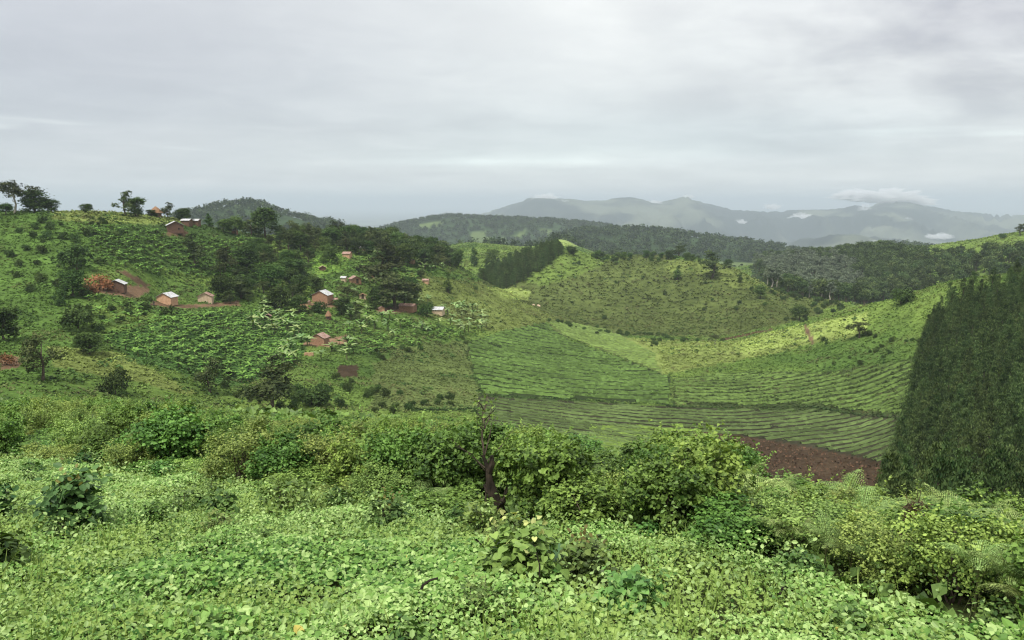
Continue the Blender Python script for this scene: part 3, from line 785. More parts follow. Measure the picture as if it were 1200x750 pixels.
WD = [
 (92, 628, 58, (301, (.025, .06, .02), (.12, .21, .06), .085, .7, .62, 70, 14, OVAL, 1.4, (.15, .14, .04)), 'dark green bushy weed with reddish brown tips in the left of the near field'),
 (232, 602, 26, (302, (.05, .11, .03), (.16, .28, .07), .09, .6, .7), 'low dark weed clump in the near field, second from the left edge'),
 (337, 604, 34, (303, (.06, .12, .03), (.20, .30, .07), .08, .6, .8), 'wide low weed clump in the near field below the left bushes'),
 (452, 628, 38, (304, (.05, .10, .03), (.17, .26, .07), .08, .7, .62, 46, 10, OVAL, 1.4, (.18, .17, .05)), 'round green weed with brownish tips left of the dead stump'),
 (563, 636, 40, (305, (.07, .13, .03), (.24, .34, .09), .07, .7, .7), 'light green shrublet growing at the foot of the dead stump'),
 (610, 690, 66, (306, (.07, .14, .03), (.27, .40, .10), .095, .75, .8, 60, 14, HEART, 1.0, (.50, .54, .20)), 'broad-leaved plant with pale yellow young leaves in the middle of the near field'),
 (686, 684, 44, (307, (.05, .09, .03), (.17, .26, .07), .10, .65, .6, 44, 10, OVAL, 1.3, (.17, .16, .05)), 'dark round weed right of the yellow-tipped broad-leaved plant'),
 (808, 672, 26, (308, (.05, .11, .03), (.16, .26, .06), .08, .6, .6), 'small dark weed in the near field in front of the large fern'),
 (940, 690, 36, (309, (.04, .09, .025), (.14, .24, .06), .09, .6, .7), 'dark green weed clump in the near field at the foot of the right bushes'),
 (1172, 742, 30, (310, (.03, .07, .02), (.12, .20, .05), .09, .6, .7), 'dark weed clump in the lower right corner of the near field'),
 (-4, 612, 34, (311, (.03, .07, .02), (.12, .20, .05), .10, .6, .6), 'dark weed cut by the left edge of the near field'),
 (800, 628, 22, (312, (.10, .12, .06), (.22, .26, .12), .05, .6, .6, 60, 14, DIAM), 'grey-green low weed at the base of the tall hedge'),
]
for (u, v, hp, args, lab) in WD:
    fo, st = weed_proto(*args); x, y, z = place_px(u, v)
    r = link('weed', None, label=lab, cat_='weed', loc=(x, y, z), sc=(hp / F * y * (1.4 if u != 610 else 1.25)) / args[4])
    link('foliage', fo, r); link('stems', st, r)

# small herbs dotted over the near field
def herbs():
    g = np.random.default_rng(55); pr = [weed_proto(330 + i, d, l, lf, .6, .6, 40, 10, tm, 1.3) for i, (d, l, lf, tm) in enumerate((((.03, .08, .02), (.15, .27, .06), .08, OVAL), ((.04, .10, .025), (.22, .36, .09), .07, HEART), ((.05, .09, .025), (.20, .27, .07), .05, DIAM), ((.03, .075, .02), (.12, .22, .05), .10, OVAL)))]
    labs = ('small dark herb among the creeping leaves of the near field', 'small fresh green herb among the creeping leaves of the near field', 'small feathery herb among the creeping leaves of the near field', 'small broad-leaved dark herb in the near field')
    roots = {}
    for k in range(95):
        y = math.sqrt(g.uniform(16, 17.5 ** 2)); t = g.uniform(-.70, .70); x = t * y
        if y > YE_T(t) * .97: continue
        i = int(g.integers(4)); kw = dict(loc=(x, y, float(Zg(x, y))), rotz=g.uniform(0, 6.28), sc=g.uniform(.35, .85))
        if i in roots: copy_tree(roots[i], **kw)
        else:
            r = link('herb', None, label=labs[i], cat_='herb', group='herbs of kind %s in the near field' % ('dark', 'fresh green', 'feathery', 'broad-leaved')[i], **kw)
            link('foliage', pr[i][0], r); link('stems', pr[i][1], r); roots[i] = r
herbs()

# big dark leaf rosette behind the yellow-tipped plant
def big_leaf_plant():
    g = np.random.default_rng(77); ts = []
    x, y, z = place_px(640, 676)
    for i in range(7):
        a = g.uniform(-.9, 1.2) if i < 5 else g.uniform(0, 6.28); L = g.uniform(.34, .46)
        k = 7; s = np.linspace(0, 1, k); dx, dy = math.cos(a), math.sin(a)
        px = dx * L * s; py = dy * L * s; pz = .18 + L * (.75 * s - .75 * s ** 2.2)
        w = .085 * np.sin(math.pi * np.clip(s * .93 + .07, 0, 1)) ** .7
        nx, ny = -dy, dx
        mid = np.stack([px, py, pz - .015], 1); lf = mid + np.stack([nx * w, ny * w, w * .25 + .01 * np.sin(s * 25)], 1); rt = mid - np.stack([nx * w, ny * w, -w * .25 - .01 * np.cos(s * 25)], 1)
        V = np.concatenate([lf, mid, rt]); Fc = [[j, j + 1, k + j + 1, k + j] for j in range(k - 1)] + [[k + j, k + j + 1, 2 * k + j + 1, 2 * k + j] for j in range(k - 1)]
        ts.append(T(V, Fc, [(.07, .15, .06)]))
        ts.append(tube([(0, 0, 0), (0.01, 0, .1), (0, 0, .19)], .008, 5, (.1, .12, .05)))
    link('broad_leaf_weed', mesh_of('broad_leaf_weed', cat(*ts), M_LEAF), label='weed with long blue-green arching leaves beside the yellow-tipped plant', cat_='weed', loc=(x, y, z), sc=.95)
big_leaf_plant()

# ------------------------------------------------------------------ dead stump, sapling, twigs, brown bracken
def dead_stump():
    g = np.random.default_rng(4); x, y, z = place_px(589, 619)
    s = y / F
    P = lambda u, v, dy=0: np.array([(u - 589) * s, dy, (616 - v) * s])
    ts = [tube([P(590, 622), P(588, 600, .02), P(584, 585), P(577, 572), P(573, 556), P(571, 540, .03), P(565, 525, .05)], [.045, .05, .056, .062, .042, .03, .014], 9, (.03, .02, .015)),
          tube([P(584, 588), P(590, 580, -.04), P(592, 570, -.05), P(594, 562, -.05)], [.035, .035, .022, .012], 7, (.03, .02, .015)),
          tube([P(578, 575), P(570, 568), P(566, 562, .03)], [.05, .035, .02], 6, (.03, .02, .015)),
          tube([P(572, 545), P(576, 534), P(577, 524)], [.03, .024, .012], 6, (.03, .02, .015))]
    t = cat(*ts); t.V = t.V + g.normal(size=t.V.shape).astype(np.float32) * .008
    link('dead_stump', mesh_of('dead_stump', t, M_DARKWOOD), label='twisted dark dead stump standing at the edge of the near field', cat_='stump', loc=(x, y, z))
    # slender sapling with sparse leaves behind it
    x2, y2 = x - .25, y + .9; z2 = float(Zg(x2, y2)); s = y2 / F
    r = link('sapling', None, label='slender sapling with sparse leaves rising above the bushes behind the dead stump', cat_='sapling', loc=(x2, y2, z2))
    H = ratio(476) * y2 - z2
    st = [tube([(0, 0, -.05), (.03, 0, H * .4), (-.04, 0, H * .7), (-.02, 0, H)], [.014, .011, .008, .004], 6, (.09, .06, .04))]
    Pt = []
    for i in range(11):
        h0 = H * g.uniform(.35, .97); a = g.uniform(0, 6.28); l = (H - h0) * .35 + .18
        e = np.array([math.cos(a) * l, math.sin(a) * l, h0 + l * .9]); b = np.array([0, 0, h0])
        st.append(tube([b, (b + e) / 2 + g.normal(size=3) * .02, e], [.01, .007, .003], 4, (.09, .06, .04)))
        for q in range(10): Pt.append(b + (e - b) * g.uniform(.35, 1.08) + g.normal(size=3) * .05)
    Pt = np.array(Pt)
    tn = g.random(len(Pt))[:, None]
    link('trunk', mesh_of('trunk', cat(*st), M_BARK), r)
    link('crown', mesh_of('crown', leaves(Pt, g.normal(size=Pt.shape) + [0, 0, .7], .055, np.array([.05, .10, .02]) * (1 - tn) + np.array([.19, .28, .06]) * tn, OVAL, g, asp=1.2), M_LEAF), r)
dead_stump()

def twig(pts, lab, rad=.02, name='dead_twig'):
    ps = []
    x0, y0, z0 = place_px(*pts[0][:2]); s = y0 / F
    for (u, v) in pts: ps.append(((u - pts[0][0]) * s, 0.03 * len(ps), (pts[0][1] - v) * s + .12))
    link(name, mesh_of(name, tube(ps, np.linspace(rad, rad * .5, len(ps)), 6, (.03, .02, .015)), M_DARKWOOD), label=lab, cat_='twig', loc=(x0, y0, z0 + .1))
twig([(492, 728), (496, 718), (504, 714), (514, 713)], 'curved black twig lying on the leaves at the bottom of the near field', .014)
twig([(558, 656), (563, 663), (569, 671)], 'short dark twig left of the yellow-tipped plant', .012)
twig([(632, 704), (632, 690), (628, 676)], 'thin upright brown stalk below the yellow-tipped plant', .008)
twig([(915, 692), (926, 708), (940, 722), (948, 740)], 'long thin dark twig bending through weeds at lower right', .009)
twig([(912, 728), (917, 722), (922, 716)], 'short dark twig beside the long thin one at lower right', .012)

def brown_bracken():
    g = np.random.default_rng(6); x, y, z = place_px(1086, 676)
    n = 2200; th = g.uniform(0, 6.28, n); rr = .34 * np.sqrt(g.random(n)); h = .62 * g.random(n) ** .8
    P = np.stack([rr * np.cos(th) * (1.1 - h), rr * np.sin(th) * (1.1 - h), h], 1)
    D = np.stack([np.cos(th) * .5, np.sin(th) * .5, -np.ones(n)], 1) + g.normal(size=(n, 3)) * .8
    tn = g.random(n)[:, None]
    t = leaves(P, g.normal(size=(n, 3)), g.uniform(.06, .16, n), np.array([.03, .02, .014]) * (1 - tn) + np.array([.16, .105, .065]) * tn, BLADE, g, D=D, asp=.6)
    link('dead_bracken', mesh_of('dead_bracken', t, M_LEAF), label='clump of withered brown bracken hanging among the right bushes', cat_='dead fern', loc=(x, y + .25, z), sc=(.6, .6, 1.0))
brown_bracken()
# ------------------------------------------------------------------ trees, unit height 10
def limbs(g, H, r, top, n=5, c=(.07, .055, .04), lean=.3):
    pts = [np.array([0, 0, -.4]), np.array([g.normal() * lean, g.normal() * lean, H * .33]), np.array([g.normal() * lean, g.normal() * lean, H * .62]), np.array([g.normal() * lean, g.normal() * lean, H * .9])]
    ts = [tube(pts, [r * 1.25, r * .85, r * .5, r * .15], 6, c)]
    for i in range(n):
        b = pts[1] * (1 - i / n) + pts[2] * (i / n); tgt = np.array(top[i % len(top)][:3])
        m = (b + tgt) / 2 + g.normal(size=3) * .25
        ts.append(tube([b, m, tgt], [r * .5, r * .32, r * .1], 5, c))
    return cat(*ts)

def tree_proto(kind, seed):
    g = np.random.default_rng(seed)
    dk, lt = (.024, .052, .014), (.095, .155, .038)
    bark = (.07, .055, .04)
    if kind == 'round':
        lobes = [(0, 0, 5.3, 2.6, 2.6, 4.0)] + [(math.cos(a) * q, math.sin(a) * q, zz, r_, r_, r_ * .95) for a, q, zz, r_ in zip(g.uniform(0, 6.28, 14), g.uniform(1.2, 2.7, 14), g.uniform(1.8, 8.2, 14), g.uniform(1.1, 1.8, 14))]
        cr = crown(lobes, 230, 20, .42, dk, lt, g, spread=.26)
    elif kind == 'open':
        lobes = [(g.normal() * 1.3, g.normal() * 1.3, z, r_, r_, r_ * .8) for z, r_ in ((2.6, 1.2), (3.6, 1.5), (4.8, 1.7), (6.0, 1.7), (7.2, 1.5), (8.5, 1.2), (9.4, .8), (5.5, 1.4), (6.9, 1.2), (4.2, 1.3))]
        cr = crown(lobes, 110, 18, .38, (.028, .046, .016), (.10, .125, .045), g, spread=.26)
    elif kind == 'flat':
        lobes = [(math.cos(a) * q, math.sin(a) * q, zz - q * .35, 1.7, 1.7, .8) for a, q, zz in zip(g.uniform(0, 6.28, 16), g.uniform(.3, 4.4, 16), g.uniform(6.2, 9.4, 16))]
        cr = crown(lobes, 120, 18, .36, (.03, .045, .02), (.11, .135, .055), g, spread=.3)
        bark = (.25, .22, .17)
    elif kind == 'column':
        lobes = [(g.normal() * .3, g.normal() * .3, z, r_, r_, 1.4) for z, r_ in ((1.2, 1.2), (2.6, 1.6), (4.2, 1.7), (5.8, 1.5), (7.4, 1.2), (8.8, .7))]
        cr = crown(lobes, 90, 20, .38, dk, lt, g, spread=.26)
    elif kind == 'plant':      # close-grown plantation tree: feathery spire
        lobes = [(g.normal() * .15, g.normal() * .15, z, r_, r_, .9) for z, r_ in ((1.2, 1.6), (2.6, 1.65), (4.0, 1.5), (5.3, 1.3), (6.6, 1.02), (7.8, .74), (8.8, .46), (9.6, .22))]
        cr = crown(lobes, 210, 22, .30, (.018, .042, .014), (.110, .160, .052), g, spread=.28, tmpl=DIAM, asp=.36, up=.3, shell=(.45, 1.15))
        # sprays point upward
        n_ = len(cr.V) // 4; Vv = cr.V.reshape(n_, 4, 3); tip = Vv[:, 2] - Vv[:, 0]; ln = np.linalg.norm(tip, axis=1, keepdims=True)
        new = tip * .45 + np.array([0, 0, 1.0]) * ln * .85; d_ = new - tip
        Vv[:, 2] += d_; Vv[:, 1] += d_ * .45; Vv[:, 3] += d_ * .45; cr.V = Vv.reshape(-1, 3).astype(np.float32)
    elif kind == 'wood':
        lobes = [(0, 0, 5.6, 2.0, 2.0, 3.6)] + [(math.cos(a) * 1.4, math.sin(a) * 1.4, g.uniform(3, 8.5), 1.3, 1.3, 1.2) for a in g.uniform(0, 6.28, 6)]
        cr = crown(lobes, 80, 14, .55, (.026, .05, .018), (.105, .15, .05), g, spread=.24)
    elif kind == 'pale':
        lobes = [(0, 0, 6.8, 1.8, 1.8, 2.6)] + [(math.cos(a) * 1.2, math.sin(a) * 1.2, g.uniform(5, 8), 1.1, 1.1, 1.2) for a in g.uniform(0, 6.28, 3)]
        cr = crown(lobes, 60, 13, .60, (.05, .075, .045), (.21, .25, .17), g, spread=.24)
    elif kind == 'shrub':
        lobes = [(0, 0, 4.2, 5.0, 5.0, 3.8)] + [(math.cos(a) * 3.8, math.sin(a) * 3.8, g.uniform(2, 6), 2.9, 2.9, 2.5) for a in g.uniform(0, 6.28, 5)]
        cr = crown(lobes, 80, 18, .85, (.025, .05, .016), (.085, .135, .035), g, spread=.24)
        cr.V[:, 2] = np.maximum(cr.V[:, 2], -1)
    tk = limbs(g, 8.6 if kind != 'shrub' else 5, .26 if kind != 'shrub' else .3, [(l[0], l[1], l[2]) for l in lobes], 5 if kind not in ('plant', 'column') else 0, bark, .3 if kind not in ('plant', 'column') else .08)
    tk.M[:] = 1
    return cr, tk
PR = {}
for kd, ns, ml in (('round', 4, M_TREE), ('open', 4, M_TREE), ('flat', 2, M_TREE), ('column', 2, M_TREE), ('plant', 5, M_PLANT), ('wood', 4, M_TREE), ('pale', 3, M_TREE), ('shrub', 5, M_TREE)):
    PR[kd] = []
    for i in range(ns):
        cr, tk = tree_proto(kd, 500 + 17 * i + len(kd))
        bk = M_PALEBARK if kd in ('flat', 'pale') else M_BARK
        tk0 = T(tk.V, tk.F, tk.C)
        PR[kd].append(dict(cr=cr, tk=tk, crown=mesh_of('crown', cr, ml), trunk=mesh_of('trunk', tk0, bk), one=mesh_of('tree', cat(cr, tk), [ml, bk])))

gt = np.random.default_rng(31)
def tree(kind, x, y, z, h, label, cat_='tree', group=None, name='tree', parts=True, wide=1.0, i=None):
    i = int(gt.integers(len(PR[kind]))) if i is None else i
    s = h / 10.0; P = PR[kind][i]
    kw = dict(label=label, cat_=cat_, group=group, loc=(x, y, z), rotz=gt.uniform(0, 6.28), sc=(s * wide, s * wide, s))
    if parts:
        r = link(name, None, **kw); link('trunk', P['trunk'], r); link('crown', P['crown'], r)
    else:
        r = link(name, P['one'], **kw)
    return r

# single trees that stand out (u, foot v, height px, kind, width factor, label)
SINGLE = [
 (17, 250, 38, 'flat', 1.25, 'tall pale flat-topped tree at the left end of the skyline'),
 (42, 249, 28, 'round', 1.35, 'dark round tree on the skyline beside the flat-topped tree'),
 (60, 248, 17, 'round', 1.3, 'small dark tree right of the two big ones on the left skyline'),
 (7, 252, 15, 'round', 1.2, 'bushy low tree at the far left end of the ridge'),
 (101, 249, 11, 'round', 1.5, 'lone small tree on the bare skyline between the two tree groups'),
 (148, 253, 29, 'open', 1.0, 'tall ragged tree on the skyline above the maize slope'),
 (160, 254, 24, 'round', 1.0, 'leaning bushy tree right of the ragged skyline tree'),
 (197, 254, 19, 'open', 1.1, 'thin dark tree on the skyline right of the thatched hut'),
 (214, 258, 16, 'round', 1.3, 'rounded green tree on the skyline above the two tin roofs'),
 (178, 251, 9, 'round', 1.5, 'small olive tree touching the left side of the thatched hut'),
 (245, 266, 16, 'column', 1.5, 'dark pointed tree on the ridge right of the tin roofs'),
 (262, 272, 16, 'round', 1.2, 'grey-green tree on the ridge left of the big dark tree'),
 (277, 276, 24, 'round', .95, 'dark tree just left of the biggest round tree on the ridge'),
 (311, 279, 38, 'round', 1.0, 'biggest dark round tree on the left ridge, against the distant hill'),
 (294, 276, 20, 'open', 1.3, 'pale loose tree between the two dark ridge trees'),
 (30, 318, 0, None, 0, ''),
 (90, 316, 34, 'shrub', .75, 'very dark broad tree on the left slope above the red shrub'),
 (84, 348, 34, 'round', 1.0, 'dark tree left of the red shrub and brick house'),
 (6, 400, 44, 'round', .95, 'dark tree at the left edge half way down the slope'),
 (92, 386, 36, 'shrub', .8, 'grey-green spreading tree on the left slope below the brick house'),
 (104, 415, 28, 'round', 1.3, 'dull green tree below the spreading grey-green one'),
 (50, 446, 62, 'open', .8, 'tall thin dark tree on the lower left slope'),
 (197, 374, 20, 'shrub', .62, 'compact dark round tree in front of the white-roofed orange hut'),
 (228, 312, 38, 'open', .85, 'tall brownish tree standing in the upper maize slope'),
 (262, 352, 32, 'round', 1.0, 'dark leafy tree right of the tan mud house'),
 (290, 316, 30, 'round', 1.1, 'dark tree at the right end of the upper maize slope'),
 (283, 350, 26, 'open', 1.2, 'loose dark tree in the middle of the hillside thicket'),
 (318, 340, 34, 'round', 1.1, 'dark tree above the house with annexes'),
 (346, 330, 28, 'round', 1.2, 'wide dark tree above the white roof of the house with annexes'),
 (318, 486, 72, 'open', 1.15, 'sparse tree with a pale forked trunk at the valley foot'),
 (246, 462, 44, 'open', 1.0, 'bushy tree with a light trunk at the corner of the maize plot'),
 (436, 362, 36, 'column', 1.0, 'dark narrow tree in the middle of the village'),
 (452, 338, 52, 'open', 1.3, 'tall spreading tree at the village centre, left of its taller clump'),
 (463, 362, 46, 'open', 1.5, 'tall dark feathery tree right of the dark narrow village tree'),
 (474, 310, 26, 'round', 1.0, 'dark round tree above the small grassy shelf'),
 (478, 352, 30, 'round', 1.0, 'dark tree left of the white-roofed shed'),
 (501, 372, 22, 'shrub', .6, 'dark bushy tree against the left wall of the white-roofed shed'),
 (525, 343, 20, 'column', 1.2, 'small dark lone tree on the open grass slope'),
 (494, 325, 11, 'shrub', .7, 'little dark round bush on the grassy shelf'),
 (376, 366, 16, 'shrub', .9, 'dark bush in front of the house with annexes'),
 (135, 462, 34, 'shrub', .7, 'brownish dark shrub on the grassy lower slope'),
 (366, 474, 26, 'shrub', 1.1, 'long dark bank of shrub below the small ploughed plot'),
 (576, 298, 20, 'round', .95, 'dark spreading tree on the far field behind the saddle'),
 (556, 312, 22, 'column', 1.2, 'dark upright tree where the left ridge meets the saddle'),
 (536, 304, 20, 'round', .9, 'dark tree at the end of the wooded ridge'),
 (834, 326, 32, 'open', 1.3, 'tallest dark tree on top of the round hill'),
 (794, 328, 17, 'column', 1.4, 'bushy pointed tree left of the tallest hilltop tree'),
 (795, 301, 16, 'open', 1.6, 'light green loose trees on the crest of the round hill'),
 (853, 310, 10, 'round', 1.1, 'small tree on the skyline right of the tallest hilltop tree'),
 (867, 331, 12, 'column', 1.4, 'tiny dark tree in the bright terraced field'),
 (891, 350, 18, 'round', 1.0, 'dark tree on the path along the hill shoulder'),
 (936, 376, 20, 'round', 1.1, 'dark tree at the lower end of the hill shoulder path'),
 (944, 378, 12, 'column', 1.3, 'small dark tree next to the tree at the shoulder end'),
 (838, 404, 13, 'flat', 1.3, 'small umbrella-shaped tree on the valley pasture'),
 (847, 400, 5, 'shrub', .9, 'dark little bush right of the umbrella-shaped tree'),
 (1056, 356, 24, 'shrub', .85, 'olive broad tree on the crest of the right spur'),
 (1007, 396, 24, 'open', 1.2, 'dark tree on the spur slope below the olive tree'),
 (968, 404, 8, 'column', 1.4, 'tiny dark tree right of the red footpath on the pasture'),
 (1196, 276, 14, 'open', 1.3, 'small tree on the grassy ridge at the right edge'),
 (1174, 280, 8, 'shrub', .9, 'low dark bush on the right grassy ridge'),
 (575, 300, 0, None, 0, ''),
]
for (u, v, hp, kd, wd, lab) in SINGLE:
    if kd is None: continue
    wd = wd * (1.25 if kd in ('round', 'open') else 1.1)
    x, y, z = hit_near(u, v, 480 if u < 330 else (640 if u < 1150 else 1300))
    tree(kd, x, y, z - .1, hp / F * y, lab, wide=wd)

def thin(x, y, d):
    keep = []; grid = {}
    for i in range(len(x)):
        c = (int(x[i] // d), int(y[i] // d))
        if any((x[j] - x[i]) ** 2 + (y[j] - y[i]) ** 2 < d * d for a in (-1, 0, 1) for b in (-1, 0, 1) for j in grid.get((c[0] + a, c[1] + b), ())): continue
        grid.setdefault(c, []).append(i); keep.append(i)
    return np.array(keep, int)

def merge_kind(kind, x, y, z, h, g, wide=1.0, tone=(.75, 1.3)):
    out = []; K = PR[kind]; which = g.integers(len(K), size=len(x))
    for k in range(len(K)):
        m = which == k
        if not m.any(): continue
        t = cat(K[k]['cr'], K[k]['tk'])
        out.append(merge(t, np.stack([x, y, z], 1)[m], h[m] / 10 * wide, g.uniform(0, 6.28, m.sum()), (g.uniform(*tone, m.sum())[:, None] * np.ones(3)), scz=h[m] / 10))
    return cat(*out)

# right plantation: close-grown dark trees
def plantation():
    g = np.random.default_rng(61)
    poly = [(1112, 372), (1150, 355), (1205, 338), (1330, 310), (1400, 760), (1030, 760), (1038, 610), (1062, 520), (1082, 420), (1096, 385)]
    x, y, z = scatter(poly, 60, 300, 1.6, 62)
    k = thin(x, y, 3.3); x, y, z = x[k], y[k], z[k]
    u, v = proj(x, y, z)
    inv = (u < 1235)
    x, y, z = x[inv], y[inv], z[inv]; u = u[inv]
    h = g.uniform(10.3, 12.2, len(x)) + 1.2 * fbm(x / 20, y / 20, 64, 2); o = np.argsort(y)
    # nearest 300 as single trees, the others as one mass
    vt = proj(x, y, z + h)[1]; vis = (u < 1215) & (vt < 600)
    o = [i for i in o if vis[i]]; rest = [i for i in range(len(x)) if not vis[i]] + o[300:]
    for i in o[:300]:
        tree('plant', x[i], y[i], z[i] - .2, h[i], 'dark feathery tree in the dense plantation on the right slope', group='trees of the right plantation', name='plantation_tree', parts=False, wide=g.uniform(1.1, 1.35))
    print('plantation', len(o), len(rest))
    if rest:
        rest = np.array(rest); t = merge_kind('plant', x[rest], y[rest], z[rest], h[rest], g, 1.25)
        link('plantation_trees', mesh_of('plantation_trees', t, [M_PLANT, M_BARK]), label='mass of dark feathery trees behind the front of the right plantation', cat_='trees', kind='stuff')
    # knoll plantation
    poly = [(560, 326), (590, 312), (615, 300), (652, 292), (659, 298), (648, 308), (630, 318), (612, 330), (590, 340), (572, 338)]
    x, y, z = scatter(poly, 480, 700, .3, 63); k = thin(x, y, 3.9); x, y, z = x[k], y[k], z[k]
    print('knoll plantation', len(x)); h = g.uniform(7.5, 9, len(x))
    for i in range(min(290, len(x))):
        tree('plant', x[i], y[i], z[i] - .2, h[i], 'dark tree of the planted block on the left flank of the round hill', group='planted block on the round hill', name='grove_tree', parts=False, wide=2.1)
plantation()

def woods():
    g = np.random.default_rng(71)
    # wooded ridge behind the village
    poly = [(325, 284), (380, 281), (450, 284), (500, 292), (532, 302), (540, 312), (500, 316), (470, 306), (420, 298), (380, 296), (330, 294)]
    x, y, z = scatter(poly, 360, 540, .2, 72); k = thin(x, y, 6.0); x, y, z = x[k], y[k], z[k]
    print('ridge wood', len(x))
    for i in np.argsort(y)[:290]:
        kd = g.choice(['wood', 'open', 'round'], p=[.3, .3, .4])
        tree(kd, x[i], y[i], z[i] - .2, g.uniform(6.5, 12), 'dark tree in the wood along the ridge behind the village', group='trees of the village ridge wood', name='woodland_tree', parts=False, wide=1.25)
    # loose trees scattered over the inhabited slope
    poly = [(270, 290), (360, 300), (440, 300), (500, 320), (480, 372), (420, 380), (300, 362), (240, 360), (250, 325)]
    x, y, z = scatter(poly, 240, 470, .05, 73); k = thin(x, y, 5.5); x, y, z = x[k], y[k], z[k]
    keep = []
    for i in range(len(x)):
        u, v = proj(x[i], y[i], z[i])
        if any(abs(u - a) < w_ + 8 and -4 < v - b < 24 for a, b, w_ in HOUSE_SPOTS) : continue
        keep.append(i)
    print('slope trees', len(keep))
    for i in keep[:140]:
        kd = g.choice(['open', 'round', 'shrub'], p=[.4, .35, .25]); h = g.uniform(4.5, 9.5) if kd != 'shrub' else g.uniform(2.5, 4)
        tree(kd, x[i], y[i], z[i] - .1, h, 'green tree among the village houses and gardens on the slope', group='trees among the village gardens', wide=1.3, parts=False)
    # valley wood on the right
    poly = [(878, 306), (960, 296), (1060, 298), (1120, 306), (1215, 298), (1240, 330), (1090, 350), (1000, 362), (960, 356), (905, 345)]
    x, y, z = scatter(poly, 520, 960, .04, 74); k = thin(x, y, 6.0); x, y, z = x[k], y[k], z[k]
    u, v = proj(x, y, z); h = g.uniform(10, 16, len(x)); print('valley wood', len(x))
    pale = inpoly(u + 6 * g.normal(size=len(x)), v + 3 * g.normal(size=len(x)), [(880, 312), (960, 305), (1010, 325), (1000, 350), (960, 350), (900, 335)])
    o = np.argsort(y); idx = o[:260]; rest = o[260:]
    for i in idx:
        if pale[i]: tree('pale', x[i], y[i], z[i], h[i], 'pale grey-green tree in the lighter patch of the valley wood', group='pale trees of the valley wood', name='forest_tree', parts=False)
        else: tree('wood', x[i], y[i], z[i], h[i], 'dark tree in the valley wood beyond the right spur', group='dark trees of the valley wood', name='forest_tree', parts=False)
    parts = []
    for kd, m in (('pale', pale), ('wood', ~pale)):
        r_ = rest[m[rest]]
        if len(r_): parts.append(merge_kind(kd, x[r_], y[r_], z[r_], h[r_], g))
    link('far_wood', mesh_of('far_wood', cat(*parts), [M_STUFF, M_BARK]), label='dense wood climbing the far side of the valley behind the right spur', cat_='wood', kind='stuff')
    # forest on the far hills
    y = np.sqrt(g.uniform(1150 ** 2, 3000 ** 2, 17000)); t = g.uniform(-.62, .62, len(y)); x = t * y
    k = ~((fbm(x / 170, y / 170, 27, 4) > .36)); x, y = x[k], y[k]; z = Zg(x, y)
    low = tree_proto('wood', 999)[0]
    gg = np.random.default_rng(1)
    sel = []
    for s_ in range(3):
        cr = crown([(0, 0, 6, 4.5, 4.5, 4)], 14, 5, 2.6, (.022, .042, .016), (.07, .10, .035), np.random.default_rng(80 + s_), spread=.3); sel.append(cr)
    w = g.integers(3, size=len(x)); parts = []
    sc_ = g.uniform(.75, 1.5, len(x))
    for s_ in range(3):
        m = w == s_; parts.append(merge(sel[s_], np.stack([x, y, z], 1)[m], sc_[m], g.uniform(0, 6.28, m.sum()), g.uniform(.65, 1.4, m.sum())[:, None] * np.ones(3)))
    link('hill_forest', mesh_of('hill_forest', cat(*parts), M_STUFF), label='unbroken forest covering the distant low hills', cat_='forest', kind='stuff')
    # tall trees standing out on the crests of the far hills, part of the mass
    # tree line behind the round hill crest and on field edges
    line = [(700, 303), (706, 303), (724, 303), (731, 303), (738, 303), (757, 302), (765, 303), (775, 303), (784, 304), (805, 305), (812, 306), (640, 296), (668, 298), (672, 299)]
    for (u, v) in line:
        x, y, z = hit(u, v, 400, 900, 500)
        tree('round', float(x[0]), float(y[0]), float(z[0]), g.uniform(4, 7), 'small dark tree in the row on the crest of the round hill', group='small trees on the round hill crest', parts=False, wide=1.3)
# ------------------------------------------------------------------ houses
M_BRICK = surf_mat('red_brick', (.33, .18, .11), (.50, .30, .18), 2.5, .95, .3, brick=(.20, .12, .08))
M_BRICKD = surf_mat('brown_brick', (.13, .07, .048), (.23, .13, .085), 2.5, .95, .3, brick=(.10, .06, .045))
M_MUD = surf_mat('tan_mud', (.44, .33, .22), (.62, .48, .34), 1.6, .95, .4)
M_ORMUD = surf_mat('orange_mud', (.42, .25, .15), (.60, .38, .24), 1.6, .95, .4)
M_TIN = surf_mat('tin_sheet', (.30, .29, .28), (.62, .64, .66), 1.4, .5, .1, metal=.1)
M_RUST = surf_mat('rusty_tin', (.20, .10, .07), (.42, .30, .25), 1.8, .6, .1, metal=.1)
M_THATCH = surf_mat('thatch', (.16, .09, .05), (.33, .20, .12), 7, 1, .8)
M_DOOR = surf_mat('plank_door', (.03, .02, .015), (.08, .05, .035), 3, .8, .2)
M_DARK = surf_mat('dark_opening', (.008, .007, .006), (.02, .017, .014), 3, .9, 0)

